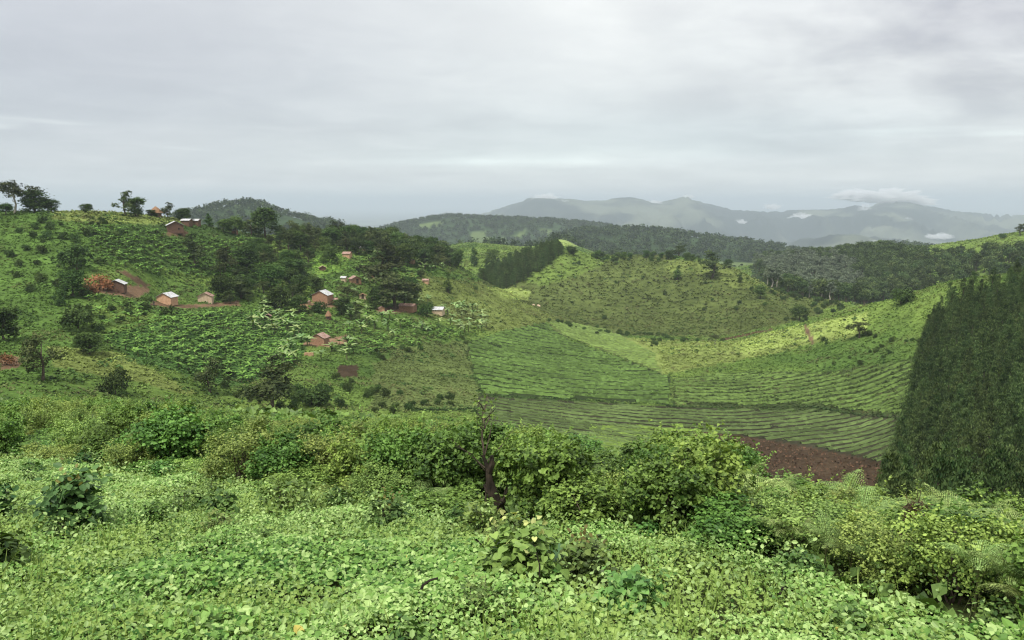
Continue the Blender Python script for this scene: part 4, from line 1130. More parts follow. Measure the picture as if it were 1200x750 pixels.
def gable_walls(w, d, h, rise):
    # gable faces -Y/+Y, ridge along Y
    th = .18
    V = []; Fc = []
    def prism(pts, y0, y1):
        n = len(pts); o = len(V)
        V.extend([(x, y0, z) for x, z in pts] + [(x, y1, z) for x, z in pts])
        for i in range(n): j = (i + 1) % n; Fc.append([o + i, o + j, o + n + j, o + n + i])
        if n == 5:
            for q in (0, n): Fc.append([o + q, o + q + 1, o + q + 2, o + q + 4]); Fc.append([o + q + 2, o + q + 3, o + q + 4, o + q + 4])
        else:
            for q in (0, n): Fc.append([o + q, o + q + 1, o + q + 2, o + q + 3])
    g5 = [(-w / 2, -.6), (w / 2, -.6), (w / 2, h), (0, h + rise), (-w / 2, h)]
    prism(g5, -d / 2, -d / 2 + th); prism(g5, d / 2 - th, d / 2)
    q = [(-w / 2, -.6), (-w / 2 + th, -.6), (-w / 2 + th, h + .02), (-w / 2, h)]
    prism(q, -d / 2 + th, d / 2 - th); prism([(-a, b) for a, b in q], -d / 2 + th, d / 2 - th)
    return T(V, Fc, [(1, 1, 1)])

def gable_roof(w, d, h, rise, ov=.35, corr=.18):
    n = max(8, int((d + 2 * ov) / corr)); ys = np.linspace(-d / 2 - ov, d / 2 + ov, n + 1)
    V = []; Fc = []
    sl = rise / (w / 2)
    for sd in (-1, 1):
        o = len(V)
        for i, yy in enumerate(ys):
            b = .02 * (i % 2)
            for (xx, zz) in ((0, h + rise + .05), (sd * (w / 2 + ov), h - sl * ov + .05)):
                V.append((xx, yy, zz + b)); V.append((xx, yy, zz + b - .05))
        for i in range(n):
            a = o + i * 4; Fc += [[a, a + 2, a + 6, a + 4], [a + 1, a + 5, a + 7, a + 3], [a + 2, a + 3, a + 7, a + 6], [a, a + 4, a + 5, a + 1]]
        e = o + n * 4; Fc += [[o, o + 1, o + 3, o + 2], [e, e + 2, e + 3, e + 1]]
    return T(V, Fc, [(1, 1, 1)])

def house(name, u, v, wp, label, wall, roof, ang=0, ratio_d=1.3, hh=2.2, rise=.9, door=0, wins=(), cat_='house'):
    x, y, z = hit_near(u, v, 480)
    w = wp / F * y * .92
    if abs(ang) < 45: ratio_d = .8; rise = w * .25; hh = w * .46
    d = w * ratio_d
    sc = 1.0
    r = link(name, None, label=label, cat_=cat_, loc=(x, y + .2, z + .1), rotz=R(ang))
    link('wall', mesh_of('wall', gable_walls(w, d, hh, rise), wall), r)
    link('roof', mesh_of('roof', gable_roof(w, d, hh, rise), roof), r)
    if door is not None:
        dx = door * w
        fr = link('door', mesh_of('door', box(dx - .42, dx + .42, -d / 2 - .05, -d / 2 + .01, 0, 1.85), M_DOOR), r)
        link('frame', mesh_of('frame', cat(box(dx - .50, dx - .42, -d / 2 - .07, -d / 2 + .01, 0, 1.93), box(dx + .42, dx + .50, -d / 2 - .07, -d / 2 + .01, 0, 1.93), box(dx - .42, dx + .42, -d / 2 - .07, -d / 2 + .01, 1.85, 1.93)), M_BARK), fr)
    for wx in wins:
        wx = wx * w; wn = link('window', mesh_of('window', box(wx - .28, wx + .28, -d / 2 - .04, -d / 2 + .01, 1.0, 1.6), M_DARK), r)
        link('sill', mesh_of('sill', box(wx - .34, wx + .34, -d / 2 - .10, -d / 2 + .01, .93, 1.0), wall), wn)
    return r

HS = [
 ('brick_house', 137, 341, 20, 'brown brick house with a pale tin roof beside the orange-red shrub', M_BRICKD, M_TIN, 12, 1.1, 2.4, .8, None, ()),
 ('mud_house', 196, 356, 20, 'orange-walled house with a bright white tin roof behind the dark round tree', M_ORMUD, M_TIN, -10, 1.1, 2.2, .9, None, ()),
 ('mud_house', 241, 354, 17, 'tan mud-walled house with a brownish grey roof, on its own right of the bright roof', M_MUD, M_RUST, 10, 1.2, 2.2, 1.0, None, ()),
 ('brick_house', 205, 272, 19, 'dark brown brick house with light roof high on the slope above the maize', M_BRICKD, M_TIN, 28, 1.2, 2.2, 1.2, None, (.2,)),
 ('tin_roofed_house', 219, 264, 9, 'left one of two small tin-roofed houses near the ridge top', M_BRICKD, M_TIN, 80, 1.2, 2.0, .6, None, ()),
 ('tin_roofed_house', 230, 264, 7, 'right one of two small tin-roofed houses near the ridge top', M_BRICKD, M_TIN, 80, 1.2, 2.0, .6, None, ()),
 ('small_shed', 275, 274, 5, 'tiny white-roofed shed on the ridge left of the big dark tree', M_BRICK, M_TIN, 70, 1.2, 1.6, .4, None, ()),
 ('brick_house', 378, 354, 21, 'orange brick house with bright tin roof and annexes in the middle of the slope', M_BRICK, M_TIN, -12, 1.2, 2.6, 1.0, None, ()),
 ('brick_house', 375, 403, 19, 'orange brick house with pale gabled roof and a clay yard, lowest in the village', M_BRICK, M_RUST, -14, 1.3, 2.5, 1.0, None, ()),
 ('shed', 513, 368, 15, 'shed with a broad sloping white roof at the right end of the village', M_MUD, M_TIN, 82, 1.0, 2.0, .9, None, ()),
 ('tin_roofed_house', 407, 302, 8, 'small house with a pinkish rusty roof below the ridge wood', M_ORMUD, M_RUST, 75, 1.2, 2.0, .8, None, ()),
 ('tin_roofed_house', 417, 292, 7, 'small white-roofed house against the ridge wood, left of its neighbour', M_MUD, M_TIN, 80, 1.2, 2.0, .6, None, ()),
 ('tin_roofed_house', 425, 294, 5, 'tiny pale-roofed house against the ridge wood, right of its neighbour', M_MUD, M_TIN, 60, 1.2, 1.8, .5, None, ()),
 ('brick_house', 416, 332, 13, 'red brick house with dull rusty roof above the village centre', M_BRICK, M_RUST, 30, 1.3, 2.2, 1.0, .1, ()),
 ('small_shed', 403, 330, 5, 'tiny white-roofed shed left of the rusty-roofed brick house', M_MUD, M_TIN, 75, 1.2, 1.7, .5, None, ()),
 ('small_shed', 378, 317, 8, 'small dark brown shed under the bright green garden plot', M_BRICKD, M_RUST, 15, 1.2, 1.8, .5, None, ()),
 ('mud_house', 425, 350, 9, 'tan mud hut with thatched roof between the village trees', M_MUD, M_THATCH, 10, 1.2, 1.7, .7, 0, ()),
 ('brick_house', 478, 364, 13, 'long low brick house with pinkish rusty roof behind banana plants', M_BRICK, M_RUST, 75, 1.5, 2.0, .7, None, ()),
 ('small_shed', 447, 364, 7, 'reddish shed at the foot of the tall village trees', M_ORMUD, M_RUST, 20, 1.2, 1.8, .6, None, ()),
 ('small_shed', 483, 309, 5, 'tiny pinkish shed at the top of the grassy shelf', M_ORMUD, M_RUST, 70, 1.2, 1.7, .5, None, ()),
 ('small_shed', 499, 332, 6, 'low red-roofed shed on the grass slope below the wood', M_ORMUD, M_RUST, 80, 1.2, 1.5, .5, None, ()),
 ('small_shed', 314, 373, 7, 'low dark brown shed in the garden left of the lowest brick house', M_BRICKD, M_RUST, 10, 1.2, 1.5, .6, None, ()),
]
HOUSE_SPOTS = [(h[1], h[2], h[3] / 2) for h in HS] + [(436, 331, 5), (385, 373, 5), (183, 251, 8), (361, 417, 4)]
for h in HS: house(*h)
# annexes of the house in the middle of the slope
house('annex', 358, 360, 10, 'flat-fronted orange mud annex left of the bright-roofed brick house', M_ORMUD, M_RUST, 85, 1.1, 2.0, .3, None, (), 'annex')
house('annex', 394, 357, 9, 'low brick annex with rusty roof at the right end of the bright-roofed house', M_BRICK, M_RUST, 60, 1.2, 1.9, .5, None, (), 'annex')

def round_hut(u, v, wp, hh, label, wall):
    x, y, z = hit_near(u, v, 480); w = wp / F * y / 2 * .8
    r = link('thatched_hut', None, label=label, cat_='hut', loc=(x, y, z))
    link('wall', mesh_of('wall', tube([(0, 0, -.5), (0, 0, hh * .45)], [w, w], 16, (1, 1, 1)), wall), r)
    g = np.random.default_rng(int(u)); n = 20; ts = []
    for k, (ra, rb, za, zb) in enumerate(((1.35, .95, .38, .62), (1.0, .55, .60, .84), (.6, .02, .82, 1.05))):
        ts.append(tube([(0, 0, hh * za), (0, 0, hh * zb)], [w * ra, w * rb], n, (1, 1, 1)))
    t = cat(*ts); t.V[:, :2] *= 1 + .03 * g.normal(size=(len(t.V), 1)).astype(np.float32)
    link('roof', mesh_of('roof', t, M_THATCH), r)
    link('door', mesh_of('door', box(-.35, .35, -w - .06, -w + .04, 0, hh * .42), M_DOOR), r)
round_hut(183, 252, 15, 4.2, 'round hut with conical reddish thatch on the skyline', M_BRICKD)
round_hut(436, 332, 9, 3.4, 'small round hut with domed orange-brown thatch in the village', M_ORMUD)
round_hut(385, 374, 8, 3.0, 'small dark round hut with brown thatch above the lowest brick house', M_BRICKD)

def brick_pile():
    x, y, z = hit(361, 417, 60, 500); x, y, z = float(x[0]), float(y[0]), float(z[0]); g = np.random.default_rng(3); ts = []
    for i in range(5):
        for j in range(4):
            ts.append(box(i * .52 - 1.0, i * .52 - .54, -.3, .3, j * .26 - .1, j * .26 + .14 + (-.03 if (i + j) % 2 else 0), (1, 1, 1)))
    link('brick_stack', mesh_of('brick_stack', cat(*ts), M_ORMUD), label='small stack of pale pink bricks in the garden below the lowest brick house', cat_='brick stack', loc=(x, y, z), sc=1.0)
brick_pile()
def rocks():
    g = np.random.default_rng(8)
    for (u, v, s, lab) in ((625, 358, .9, 'pale boulder in the saddle, the left one of two'), (631, 359, 1.1, 'pinkish boulder in the saddle, the right one of two')):
        x, y, z = hit(u, v, 200, 800); n = 8
        an = np.linspace(0, math.pi, 7)
        t = tube([(0, 0, -.3), (0, 0, 0), (.05, .05, .4), (.1, 0, .75), (.12, 0, .95)], [.9, 1.1, 1.0, .65, .2], 9, (1, 1, 1))
        t.V += g.normal(size=t.V.shape).astype(np.float32) * .1
        link('boulder', mesh_of('boulder', t, M_MUD), label=lab, cat_='boulder', loc=(float(x[0]), float(y[0]), float(z[0])), sc=s)
rocks()
def person():
    x, y, z = hit(180.5, 359, 60, 500); x, y, z = float(x[0]), float(y[0]), float(z[0])
    me = bpy.data.meshes.new('person')
    P = [(0, 0, .95), (0, 0, 1.15), (0, 0, 1.4), (0, 0, 1.52), (0, -.01, 1.66), (0, -.01, 1.76), (.19, 0, 1.4), (.25, .02, 1.12), (.24, -.06, .88), (-.19, 0, 1.4), (-.25, .02, 1.12), (-.24, -.06, .88),
         (.10, 0, .9), (.11, .0, .5), (.11, .02, .07), (.12, -.12, .03), (-.10, 0, .9), (-.12, -.05, .5), (-.12, .06, .07), (-.13, -.08, .03)]
    E = [(0, 1), (1, 2), (2, 3), (3, 4), (4, 5), (2, 6), (6, 7), (7, 8), (2, 9), (9, 10), (10, 11), (0, 12), (12, 13), (13, 14), (14, 15), (0, 16), (16, 17), (17, 18), (18, 19)]
    rd = [.15, .14, .15, .06, .10, .08, .07, .05, .035, .07, .05, .035, .09, .065, .045, .035, .09, .065, .045, .035]
    me.from_pydata(P, E, [])
    o = link('person', me, label='person in dark clothes standing beside the white-roofed orange hut', cat_='person', loc=(x, y, z))
    sk = o.modifiers.new('skin', 'SKIN')
    for v_, r_ in zip(me.skin_vertices[0].data if me.skin_vertices else [], rd): v_.radius = (r_, r_)
    if not me.skin_vertices:
        o.select_set(True)
    ss = o.modifiers.new('sub', 'SUBSURF'); ss.levels = 1; ss.render_levels = 1
    mm, nt, N, L = newmat('dark_clothes_and_skin'); out = N.new('ShaderNodeOutputMaterial'); p = N.new('ShaderNodeBsdfPrincipled')
    tc = N.new('ShaderNodeTexCoord'); sx = N.new('ShaderNodeSeparateXYZ'); L.new(tc.outputs['Object'], sx.inputs[0])
    cr = N.new('ShaderNodeValToRGB'); cr.color_ramp.interpolation = 'CONSTANT'
    mr = N.new('ShaderNodeMapRange'); mr.inputs['From Max'].default_value = 2.0; L.new(sx.outputs[2], mr.inputs['Value']); L.new(mr.outputs[0], cr.inputs[0])
    e = cr.color_ramp.elements; e[0].color = (.06, .035, .025, 1); e[1].position = .06; e[1].color = (.02, .02, .03, 1)
    a = e.new(.48); a.color = (.03, .015, .02, 1); b = e.new(.76); b.color = (.06, .035, .025, 1)
    L.new(cr.outputs[0], p.inputs['Base Color']); p.inputs['Roughness'].default_value = .8; L.new(p.outputs[0], out.inputs['Surface'])
    me.materials.append(mm)
person()

woods()
# ------------------------------------------------------------------ banana plants and maize-like gardens
def banana_proto(seed, n=9, dark=(.05, .12, .025), light=(.17, .30, .06)):
    g = np.random.default_rng(seed); ts = [tube([(0, 0, -.2), (.05, 0, .8), (0, .04, 1.7)], [.16, .12, .07], 6, (.14, .15, .07))]
    for i in range(n):
        a = i / n * 6.28 + g.normal() * .3; L = g.uniform(1.5, 2.3); k = 6; s = np.linspace(0, 1, k)
        el = g.uniform(.5, 1.25); dr = g.uniform(.6, 1.5)
        r_ = L * (math.cos(el) * s + .25 * s ** 2); h_ = 1.6 + L * (math.sin(el) * s - dr * .55 * s ** 2.3)
        dx, dy = math.cos(a), math.sin(a); w = .30 * np.sin(math.pi * np.clip(s * .9 + .1, 0, 1)) ** .6
        mid = np.stack([dx * r_, dy * r_, h_], 1)
        lf = mid + np.stack([-dy * w, dx * w, -w * .35], 1); rt = mid + np.stack([dy * w, -dx * w, -w * .35], 1)
        V = np.concatenate([lf, mid, rt]); Fc = [[j, j + 1, k + j + 1, k + j] for j in range(k - 1)] + [[k + j, k + j + 1, 2 * k + j + 1, 2 * k + j] for j in range(k - 1)]
        tn = g.random(); ts.append(T(V, Fc, [np.array(dark) * (1 - tn) + np.array(light) * tn]))
    return cat(*ts)
BN = [banana_proto(700 + i) for i in range(3)] + [banana_proto(710 + i, 9, (.14, .23, .07), (.36, .47, .18)) for i in range(2)]
BNm = [mesh_of('banana_plant', b, M_BANANA) for b in BN]
def bananas():
    g = np.random.default_rng(91)
    # bright tall ones round the houses
    clusters = [([(425, 288), (470, 284), (482, 292), (478, 304), (440, 300), (425, 302)], .02), ([(488, 308), (522, 312), (520, 320), (490, 318)], .02), ([(520, 355), (560, 362), (572, 388), (540, 392), (512, 380), (518, 366)], .018),
                ([(395, 355), (440, 358), (445, 388), (405, 395), (395, 380)], .010), ([(440, 370), (500, 372), (510, 392), (450, 398)], .007), ([(320, 350), (345, 365), (345, 395), (300, 395), (290, 372)], .016), ([(318, 385), (360, 385), (370, 425), (330, 430)], .012),
                ([(480, 340), (500, 340), (505, 358), (485, 358)], .012), ([(405, 330), (440, 332), (445, 350), (405, 350)], .008), ([(350, 405), (410, 405), (410, 425), (350, 425)], .006)]
    nsp = 0
    for ci, (poly, dn) in enumerate(clusters):
        x, y, z = scatter(poly, 150, 500, dn * 6, 92 + ci); k = thin(x, y, 4.0)[:40]
        for i in k:
            u, v = proj(x[i], y[i], z[i])
            if any(abs(u - a) < w_ + 3 and -3 < v - b < 12 for a, b, w_ in HOUSE_SPOTS): continue
            if nsp >= 170: break
            nsp += 1
            s = g.uniform(1.2, 1.7)
            link('banana_plant', BNm[3 + int(g.integers(2))], label='pale-leaved banana plant growing round the village houses', cat_='banana plant', group='banana plants round the houses', loc=(x[i], y[i], z[i] - .1), rotz=g.uniform(0, 6.28), sc=s)
    print('bananas', nsp)
    # dense green garden plots: tall leafy crop, uncountable
    plots = [([(108, 268), (160, 268), (215, 278), (300, 282), (318, 300), (330, 328), (240, 326), (180, 322), (120, 312), (104, 290)], 180, 420),
             ([(128, 392), (200, 376), (262, 366), (345, 366), (362, 385), (350, 425), (290, 450), (235, 440), (170, 420), (122, 408)], 150, 330)]
    plots += [([(345, 362), (430, 368), (505, 380), (550, 392), (520, 402), (420, 418), (365, 412), (350, 390)], 180, 380), ([(330, 300), (400, 296), (480, 300), (500, 330), (470, 352), (400, 350), (330, 345)], 260, 470), ([(100, 345), (180, 360), (240, 372), (190, 378), (110, 385)], 150, 300)]
    parts = []; ind = []
    for pi, (poly, y0, y1) in enumerate(plots):
        x, y, z = scatter(poly, y0, y1, .7 if pi < 2 else .22, 120 + pi); k = thin(x, y, 1.9 if pi < 2 else 2.6); x, y, z = x[k], y[k], z[k]
        u, v = proj(x, y, z); kk = np.array([not any(abs(u[i] - a) < w_ + 3 and -3 < v[i] - b < 9 for a, b, w_ in HOUSE_SPOTS) for i in range(len(x))]); x, y, z = x[kk], y[kk], z[kk]
        w = g.integers(3, size=len(x))
        for q in range(3):
            m = w == q
            sc_ = g.uniform(.55, .95, m.sum())
            parts.append(merge(BN[q], np.stack([x, y, z], 1)[m], sc_ * 1.05, g.uniform(0, 6.28, m.sum()), g.uniform(.65, 1.3, m.sum())[:, None] * np.ones(3), scz=sc_ * .85))
        print('plot', pi, len(x))
    link('garden_crop', mesh_of('garden_crop', cat(*parts), M_STUFF), label='dense dark green broad-leaved crop covering the garden plots of the left slope', cat_='crop', kind='stuff')
bananas()

# ------------------------------------------------------------------ low vegetation over all hillsides
def tuft(seed, n=8, h=1.0):
    g = np.random.default_rng(seed)
    P = np.stack([g.normal(size=n) * .35, g.normal(size=n) * .35, np.abs(g.normal(size=n)) * .25 * h], 1)
    return leaves(P, np.stack([g.normal(size=n) * .6, g.normal(size=n) * .6, np.ones(n)], 1), g.uniform(.5, .9, n), g.uniform(.75, 1.3, n)[:, None] * np.ones(3), DIAM, g)
TF = [tuft(800 + i) for i in range(4)]
def rtuft(seed, n=11):
    g = np.random.default_rng(seed)
    P = np.stack([g.normal(size=n) * .35, g.normal(size=n) * .10 - .15, np.abs(g.normal(size=n)) * .30], 1)
    return leaves(P, np.stack([g.normal(size=n) * .5, g.normal(size=n) * .5, np.ones(n)], 1), g.uniform(.3, .55, n), g.uniform(.75, 1.3, n)[:, None] * np.ones(3), DIAM, g, asp=.8)
RT = [rtuft(820 + i) for i in range(4)]
def tufts(x, y, z, size, colr, g, name, label, cat_, hs=1.0, mat=None, TF=TF, rot=None):
    w = g.integers(len(TF), size=len(x)); parts = []
    for q in range(len(TF)):
        m = w == q
        if m.any(): parts.append(merge(TF[q], np.stack([x, y, z], 1)[m], size[m], g.uniform(0, 6.28, m.sum()) if rot is None else g.normal(rot, .25, m.sum()), colr[m], scz=size[m] * hs))
    link(name, mesh_of(name, cat(*parts), mat or M_STUFF), label=label, cat_=cat_, kind='stuff')

BARE = [([(547, 402), (590, 388), (640, 378), (660, 396), (690, 407), (786, 442), (784, 475), (700, 469), (568, 463), (556, 440)], 150, 420), ([(640, 375), (700, 378), (770, 412), (778, 440), (690, 405), (655, 392)], 200, 450),
        ([(560, 464), (780, 476), (1062, 488), (1045, 545), (830, 508), (700, 525), (560, 500)], 100, 260), ([(810, 502), (930, 520), (1060, 548), (1100, 640), (820, 560)], 80, 235),
        ([(395, 428), (420, 428), (420, 442), (395, 442)], 150, 300)] + [(r_[0], r_[1], r_[2]) for r_ in REG if float(np.max(r_[3])) == float(r_[3][0]) and r_[3][0] > .1]
def hillsides():
    g = np.random.default_rng(131)
    X, Y, S = [], [], []
    for (y0, y1, dn, s0, s1) in ((60, 130, .6, .4, .8), (130, 300, 1.25, .3, .75), (300, 480, .50, .5, 1.1), (480, 1000, .11, .9, 1.9)):
        n = int(dn * 1.48 * (y1 * y1 - y0 * y0) / 2); y = np.sqrt(g.uniform(y0 * y0, y1 * y1, n)); x = g.uniform(-.74, .74, n) * y
        X.append(x); Y.append(y); S.append(g.uniform(s0, s1, n))
    x, y, s = np.concatenate(X), np.concatenate(Y), np.concatenate(S); z = Zg(x, y); u, v = proj(x, y, z)
    k = (v < 640)
    for poly, y0, y1 in BARE: k &= ~(inpoly(u, v, poly) & (y > y0) & (y < y1))
    # drop what lies in deep hidden ground
    x, y, s, z, u, v = x[k], y[k], s[k], z[k], u[k], v[k]
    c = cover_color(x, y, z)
    sc = fbm(x / 16, y / 16, 141, 4)
    tone = g.uniform(.8, 1.35, len(x))
    dark = (sc > .15) & (g.random(len(x)) < np.where(u < 560, .42, .09))
    c = np.where(dark[:, None], np.array([.045, .085, .022])[None] * g.uniform(.8, 1.7, (len(x), 1)), c * tone[:, None] * 1.1)
    br = np.clip(fbm(x / 11, y / 11, 143, 3) * 4 - .35, 0, 1)[:, None] * g.random((len(x), 1)) * .8
    c = c * (1 - br) + np.array([.13, .125, .055])[None] * br
    s = np.where(dark, s * 1.25, s); k = dark | (g.random(len(x)) < .75)
    tufts(x[k], y[k], z[k], s[k], c[k], g, 'hillside_vegetation', 'rough grass and low scrub covering the hillsides', 'undergrowth', 1.0)
    print('tufts', k.sum())
hillsides()
def undergrowth():
    g = np.random.default_rng(137); X, Y, S = [], [], []
    for (y0, y1, dn, s0, s1) in ((4, 24, 14, .10, .26), (24, 62, 4.0, .2, .45)):
        n = int(dn * 2.1 * (y1 * y1 - y0 * y0) / 2); y = np.sqrt(g.uniform(y0 * y0, y1 * y1, n)); x = g.uniform(-1.05, 1.05, n) * y
        X.append(x); Y.append(y); S.append(g.uniform(s0, s1, n))
    x, y, s = np.concatenate(X), np.concatenate(Y), np.concatenate(S); t = x / y; k = (y > YE_T(t) * .93) | (np.abs(t) > .84)
    x, y, s = x[k], y[k], s[k]; z = Zg(x, y); tn = np.clip(.45 + .5 * fbm(x / 2.5, y / 2.5, 139, 3) + g.normal(size=len(x)) * .22, 0, 1)[:, None]
    tufts(x, y, z, s, np.array([.045, .09, .02]) * (1 - tn) + np.array([.20, .31, .075]) * tn, g, 'undergrowth', 'leafy undergrowth below and between the bushes of the thicket', 'undergrowth', 1.3, mat=M_COVER)
    print('undergrowth', len(x))
undergrowth()

def shrubs():
    g = np.random.default_rng(151)
    out = []
    polys = [([(-40, 260), (130, 262), (110, 330), (110, 400), (60, 470), (-40, 470)], 120, 330, .010, (1.6, 3.6)), ([(100, 360), (180, 350), (180, 376), (110, 392)], 150, 300, .02, (1.5, 3)),
             ([(230, 425), (400, 410), (440, 480), (240, 480)], 120, 280, .012, (1.5, 3)), ([(100, 258), (240, 258), (250, 285), (120, 285)], 220, 400, .012, (1.2, 3)),
             ([(400, 400), (540, 395), (560, 410), (420, 425)], 180, 330, .015, (1.2, 2.4)), ([(640, 376), (800, 396), (760, 415), (690, 390)], 300, 460, .012, (1.5, 3)),
             ([(640, 330), (950, 330), (940, 375), (760, 392), (660, 372)], 420, 640, .0012, (1.6, 3.2)), ([(720, 385), (860, 396), (800, 402)], 300, 440, .02, (1.5, 3)),
             ([(900, 335), (985, 352), (990, 368), (930, 372)], 300, 540, .012, (2, 4)), ([(960, 400), (1080, 370), (1090, 410), (1070, 440), (960, 430)], 180, 330, .01, (1.2, 2.6)),
             ([(660, 300), (820, 300), (820, 312), (670, 312)], 500, 640, .006, (2, 4)), ([(480, 300), (560, 330), (600, 345), (540, 340)], 380, 500, .004, (1.4, 2.6)), ([(430, 455), (560, 470), (560, 486), (440, 486)], 130, 220, .02, (1.2, 2.4))]
    for q, (poly, y0, y1, dn, (h0, h1)) in enumerate(polys):
        x, y, z = scatter(poly, y0, y1, dn * 2.1, 160 + q)
        for i in range(len(x)):
            u, v = proj(x[i], y[i], z[i])
            if fbm(x[i] / 22, y[i] / 22, 166, 3) < .03: continue
            if any(abs(u - a) < w_ + 6 and -3 < v - b < 12 for a, b, w_ in HOUSE_SPOTS): continue
            out.append((x[i], y[i], z[i], g.uniform(h0, h1)))
    g.shuffle(out); print('shrubs', len(out))
    for (x, y, z, h) in out[:300]:
        tree('shrub', x, y, z - .1, h, 'dark rounded shrub dotted on the open hillside', cat_='shrub', group='shrubs dotted over the hillsides', name='shrub', parts=False, wide=.8)
    # orange-red shrub left of the brick house
    for (u, v, hp, lab) in ((116, 340, 17, 'orange-red leaved shrub beside the brown brick house'), (104, 346, 12, 'smaller rust-red shrub at the foot of the orange-red one'), (8, 428, 12, 'rust-orange shrub at the left edge of the lower slope')):
        x, y, z = hit(u, v, 100, 500); x, y, z = float(x[0]), float(y[0]), float(z[0])
        cr = crown([(0, 0, 1.2, 1.9, 1.5, 1.3), (1.2, 0, .9, 1.2, 1.2, .9)], 50, 14, .32, (.13, .09, .04), (.36, .17, .08), np.random.default_rng(int(u)), spread=.28)
        r = link('red_shrub', None, label=lab, cat_='shrub', loc=(x, y, z), sc=hp / F * y / 2.4)
        link('foliage', mesh_of('foliage', cr, M_TREE), r); link('stems', mesh_of('stems', stems(np.random.default_rng(2), 6, 1.6, 1.0, .04), M_BARK), r)
shrubs()

# ------------------------------------------------------------------ planted rows
def rows(poly, y0, y1, gap, slope, step, size, colr, seed, wob=.6, miss=.04, path=None, hs=.8):
    g = np.random.default_rng(seed)
    us = [p[0] for p in poly]; x0 = tof(min(us), 450) * y1 if min(us) < 600 else tof(min(us), 450) * y0; x1 = tof(max(us), 450) * y1
    ks = np.arange(int((y0 - 60) / gap), int((y1 + 60) / gap)); xs = np.arange(x0 - 5, x1 + 5, step)
    K, Xg = np.meshgrid(ks, xs, indexing='ij'); x = Xg.ravel() + g.normal(size=Xg.size) * .1
    y = K.ravel() * gap + slope * x + wob * 3 * fbm(x / 35, K.ravel() * gap / 35, seed, 3) + .12 * gap * fbm(x / 4, K.ravel() * gap / 4, seed + 3, 2) + g.normal(size=x.size) * gap * .07
    k = (y > y0) & (y < y1) & (g.random(len(x)) > miss) & (fbm(x / 5, y / 5, seed + 5, 2) > -.42); x, y = x[k], y[k]; z = Zg(x, y); u, v = proj(x, y, z)
    uu = u + 3 * fbm(x / 6, y / 6, seed + 9, 2)
    k = inpoly(uu, v, poly)
    x, y, z = x[k], y[k], z[k]
    c = np.array(colr)[None] * (g.uniform(.7, 1.4, (len(x), 1))) * (1 + .5 * fbm(x / 12, y / 12, seed + 2, 3))[:, None]
    return x, y, z, g.uniform(.8, 1.2, len(x)) * size, c
def ridges(poly, y0, y1, gap, slope, step, size, colr, seed, wob=.6):
    """continuous plant rows: a low rounded band of foliage per row"""
    g = np.random.default_rng(seed + 1000)
    us = [p[0] for p in poly]; x0 = tof(min(us), 450) * (y1 if min(us) < 600 else y0); x1 = tof(max(us), 450) * y1
    ks = np.arange(int((y0 - 60) / gap), int((y1 + 60) / gap)); xs = np.arange(x0 - 5, x1 + 5, 1.0)
    K, X = np.meshgrid(ks * gap, xs, indexing='ij')
    Yc = K + slope * X + wob * 3 * fbm(X / 35, K / 35, seed, 3) + .12 * gap * fbm(X / 4, K / 4, seed + 3, 2)
    Zc = Zg(X, Yc); u, v = proj(X, np.maximum(Yc, 5), Zc)
    ok = inpoly(u + 3 * fbm(X / 6, Yc / 6, seed + 9, 2), v, poly) & (Yc > y0) & (Yc < y1) & (fbm(X / 9, K / 3, seed + 4, 2) > -.60)
    hw = gap * .27 * (1 + .55 * fbm(X / 1.7, K, seed + 6, 3)); hh = .32 * size * (1 + .9 * fbm(X / 1.3, K, seed + 7, 3))
    off = np.array([-1, -.6, 0, .6, 1.0]); hq = np.array([0, .8, 1, .8, 0])
    V = np.stack([np.broadcast_to(X[..., None], X.shape + (5,)), Yc[..., None] + hw[..., None] * off, Zc[..., None] - .02 + hh[..., None] * hq + g.normal(size=X.shape + (5,)) * .05 * size], -1)
    V[..., 2] += (Zg(V[..., 0], V[..., 1]) - Zc[..., None])
    nk, nx = X.shape; idx = (np.arange(nk * nx * 5)).reshape(nk, nx, 5)
    a = idx[:, :-1, :-1]; q = np.stack([a, idx[:, 1:, :-1], idx[:, 1:, 1:], idx[:, :-1, 1:]], -1)
    m = (ok[:, :-1] & ok[:, 1:])[..., None] & np.ones(4, bool)
    Fq = q[m]; n = len(Fq)
    xx = np.broadcast_to(X[:, :-1, None], m.shape)[m]; kk = np.broadcast_to(K[:, :-1, None], m.shape)[m]
    c = np.array(colr)[None] * g.uniform(.72, 1.28, (n, 1)) * (1 + .5 * fbm(xx / 14, kk / 14, seed + 2, 3))[:, None]
    used, inv = np.unique(Fq, return_inverse=True)
    return T(V.reshape(-1, 3)[used], inv.reshape(-1, 4), c)
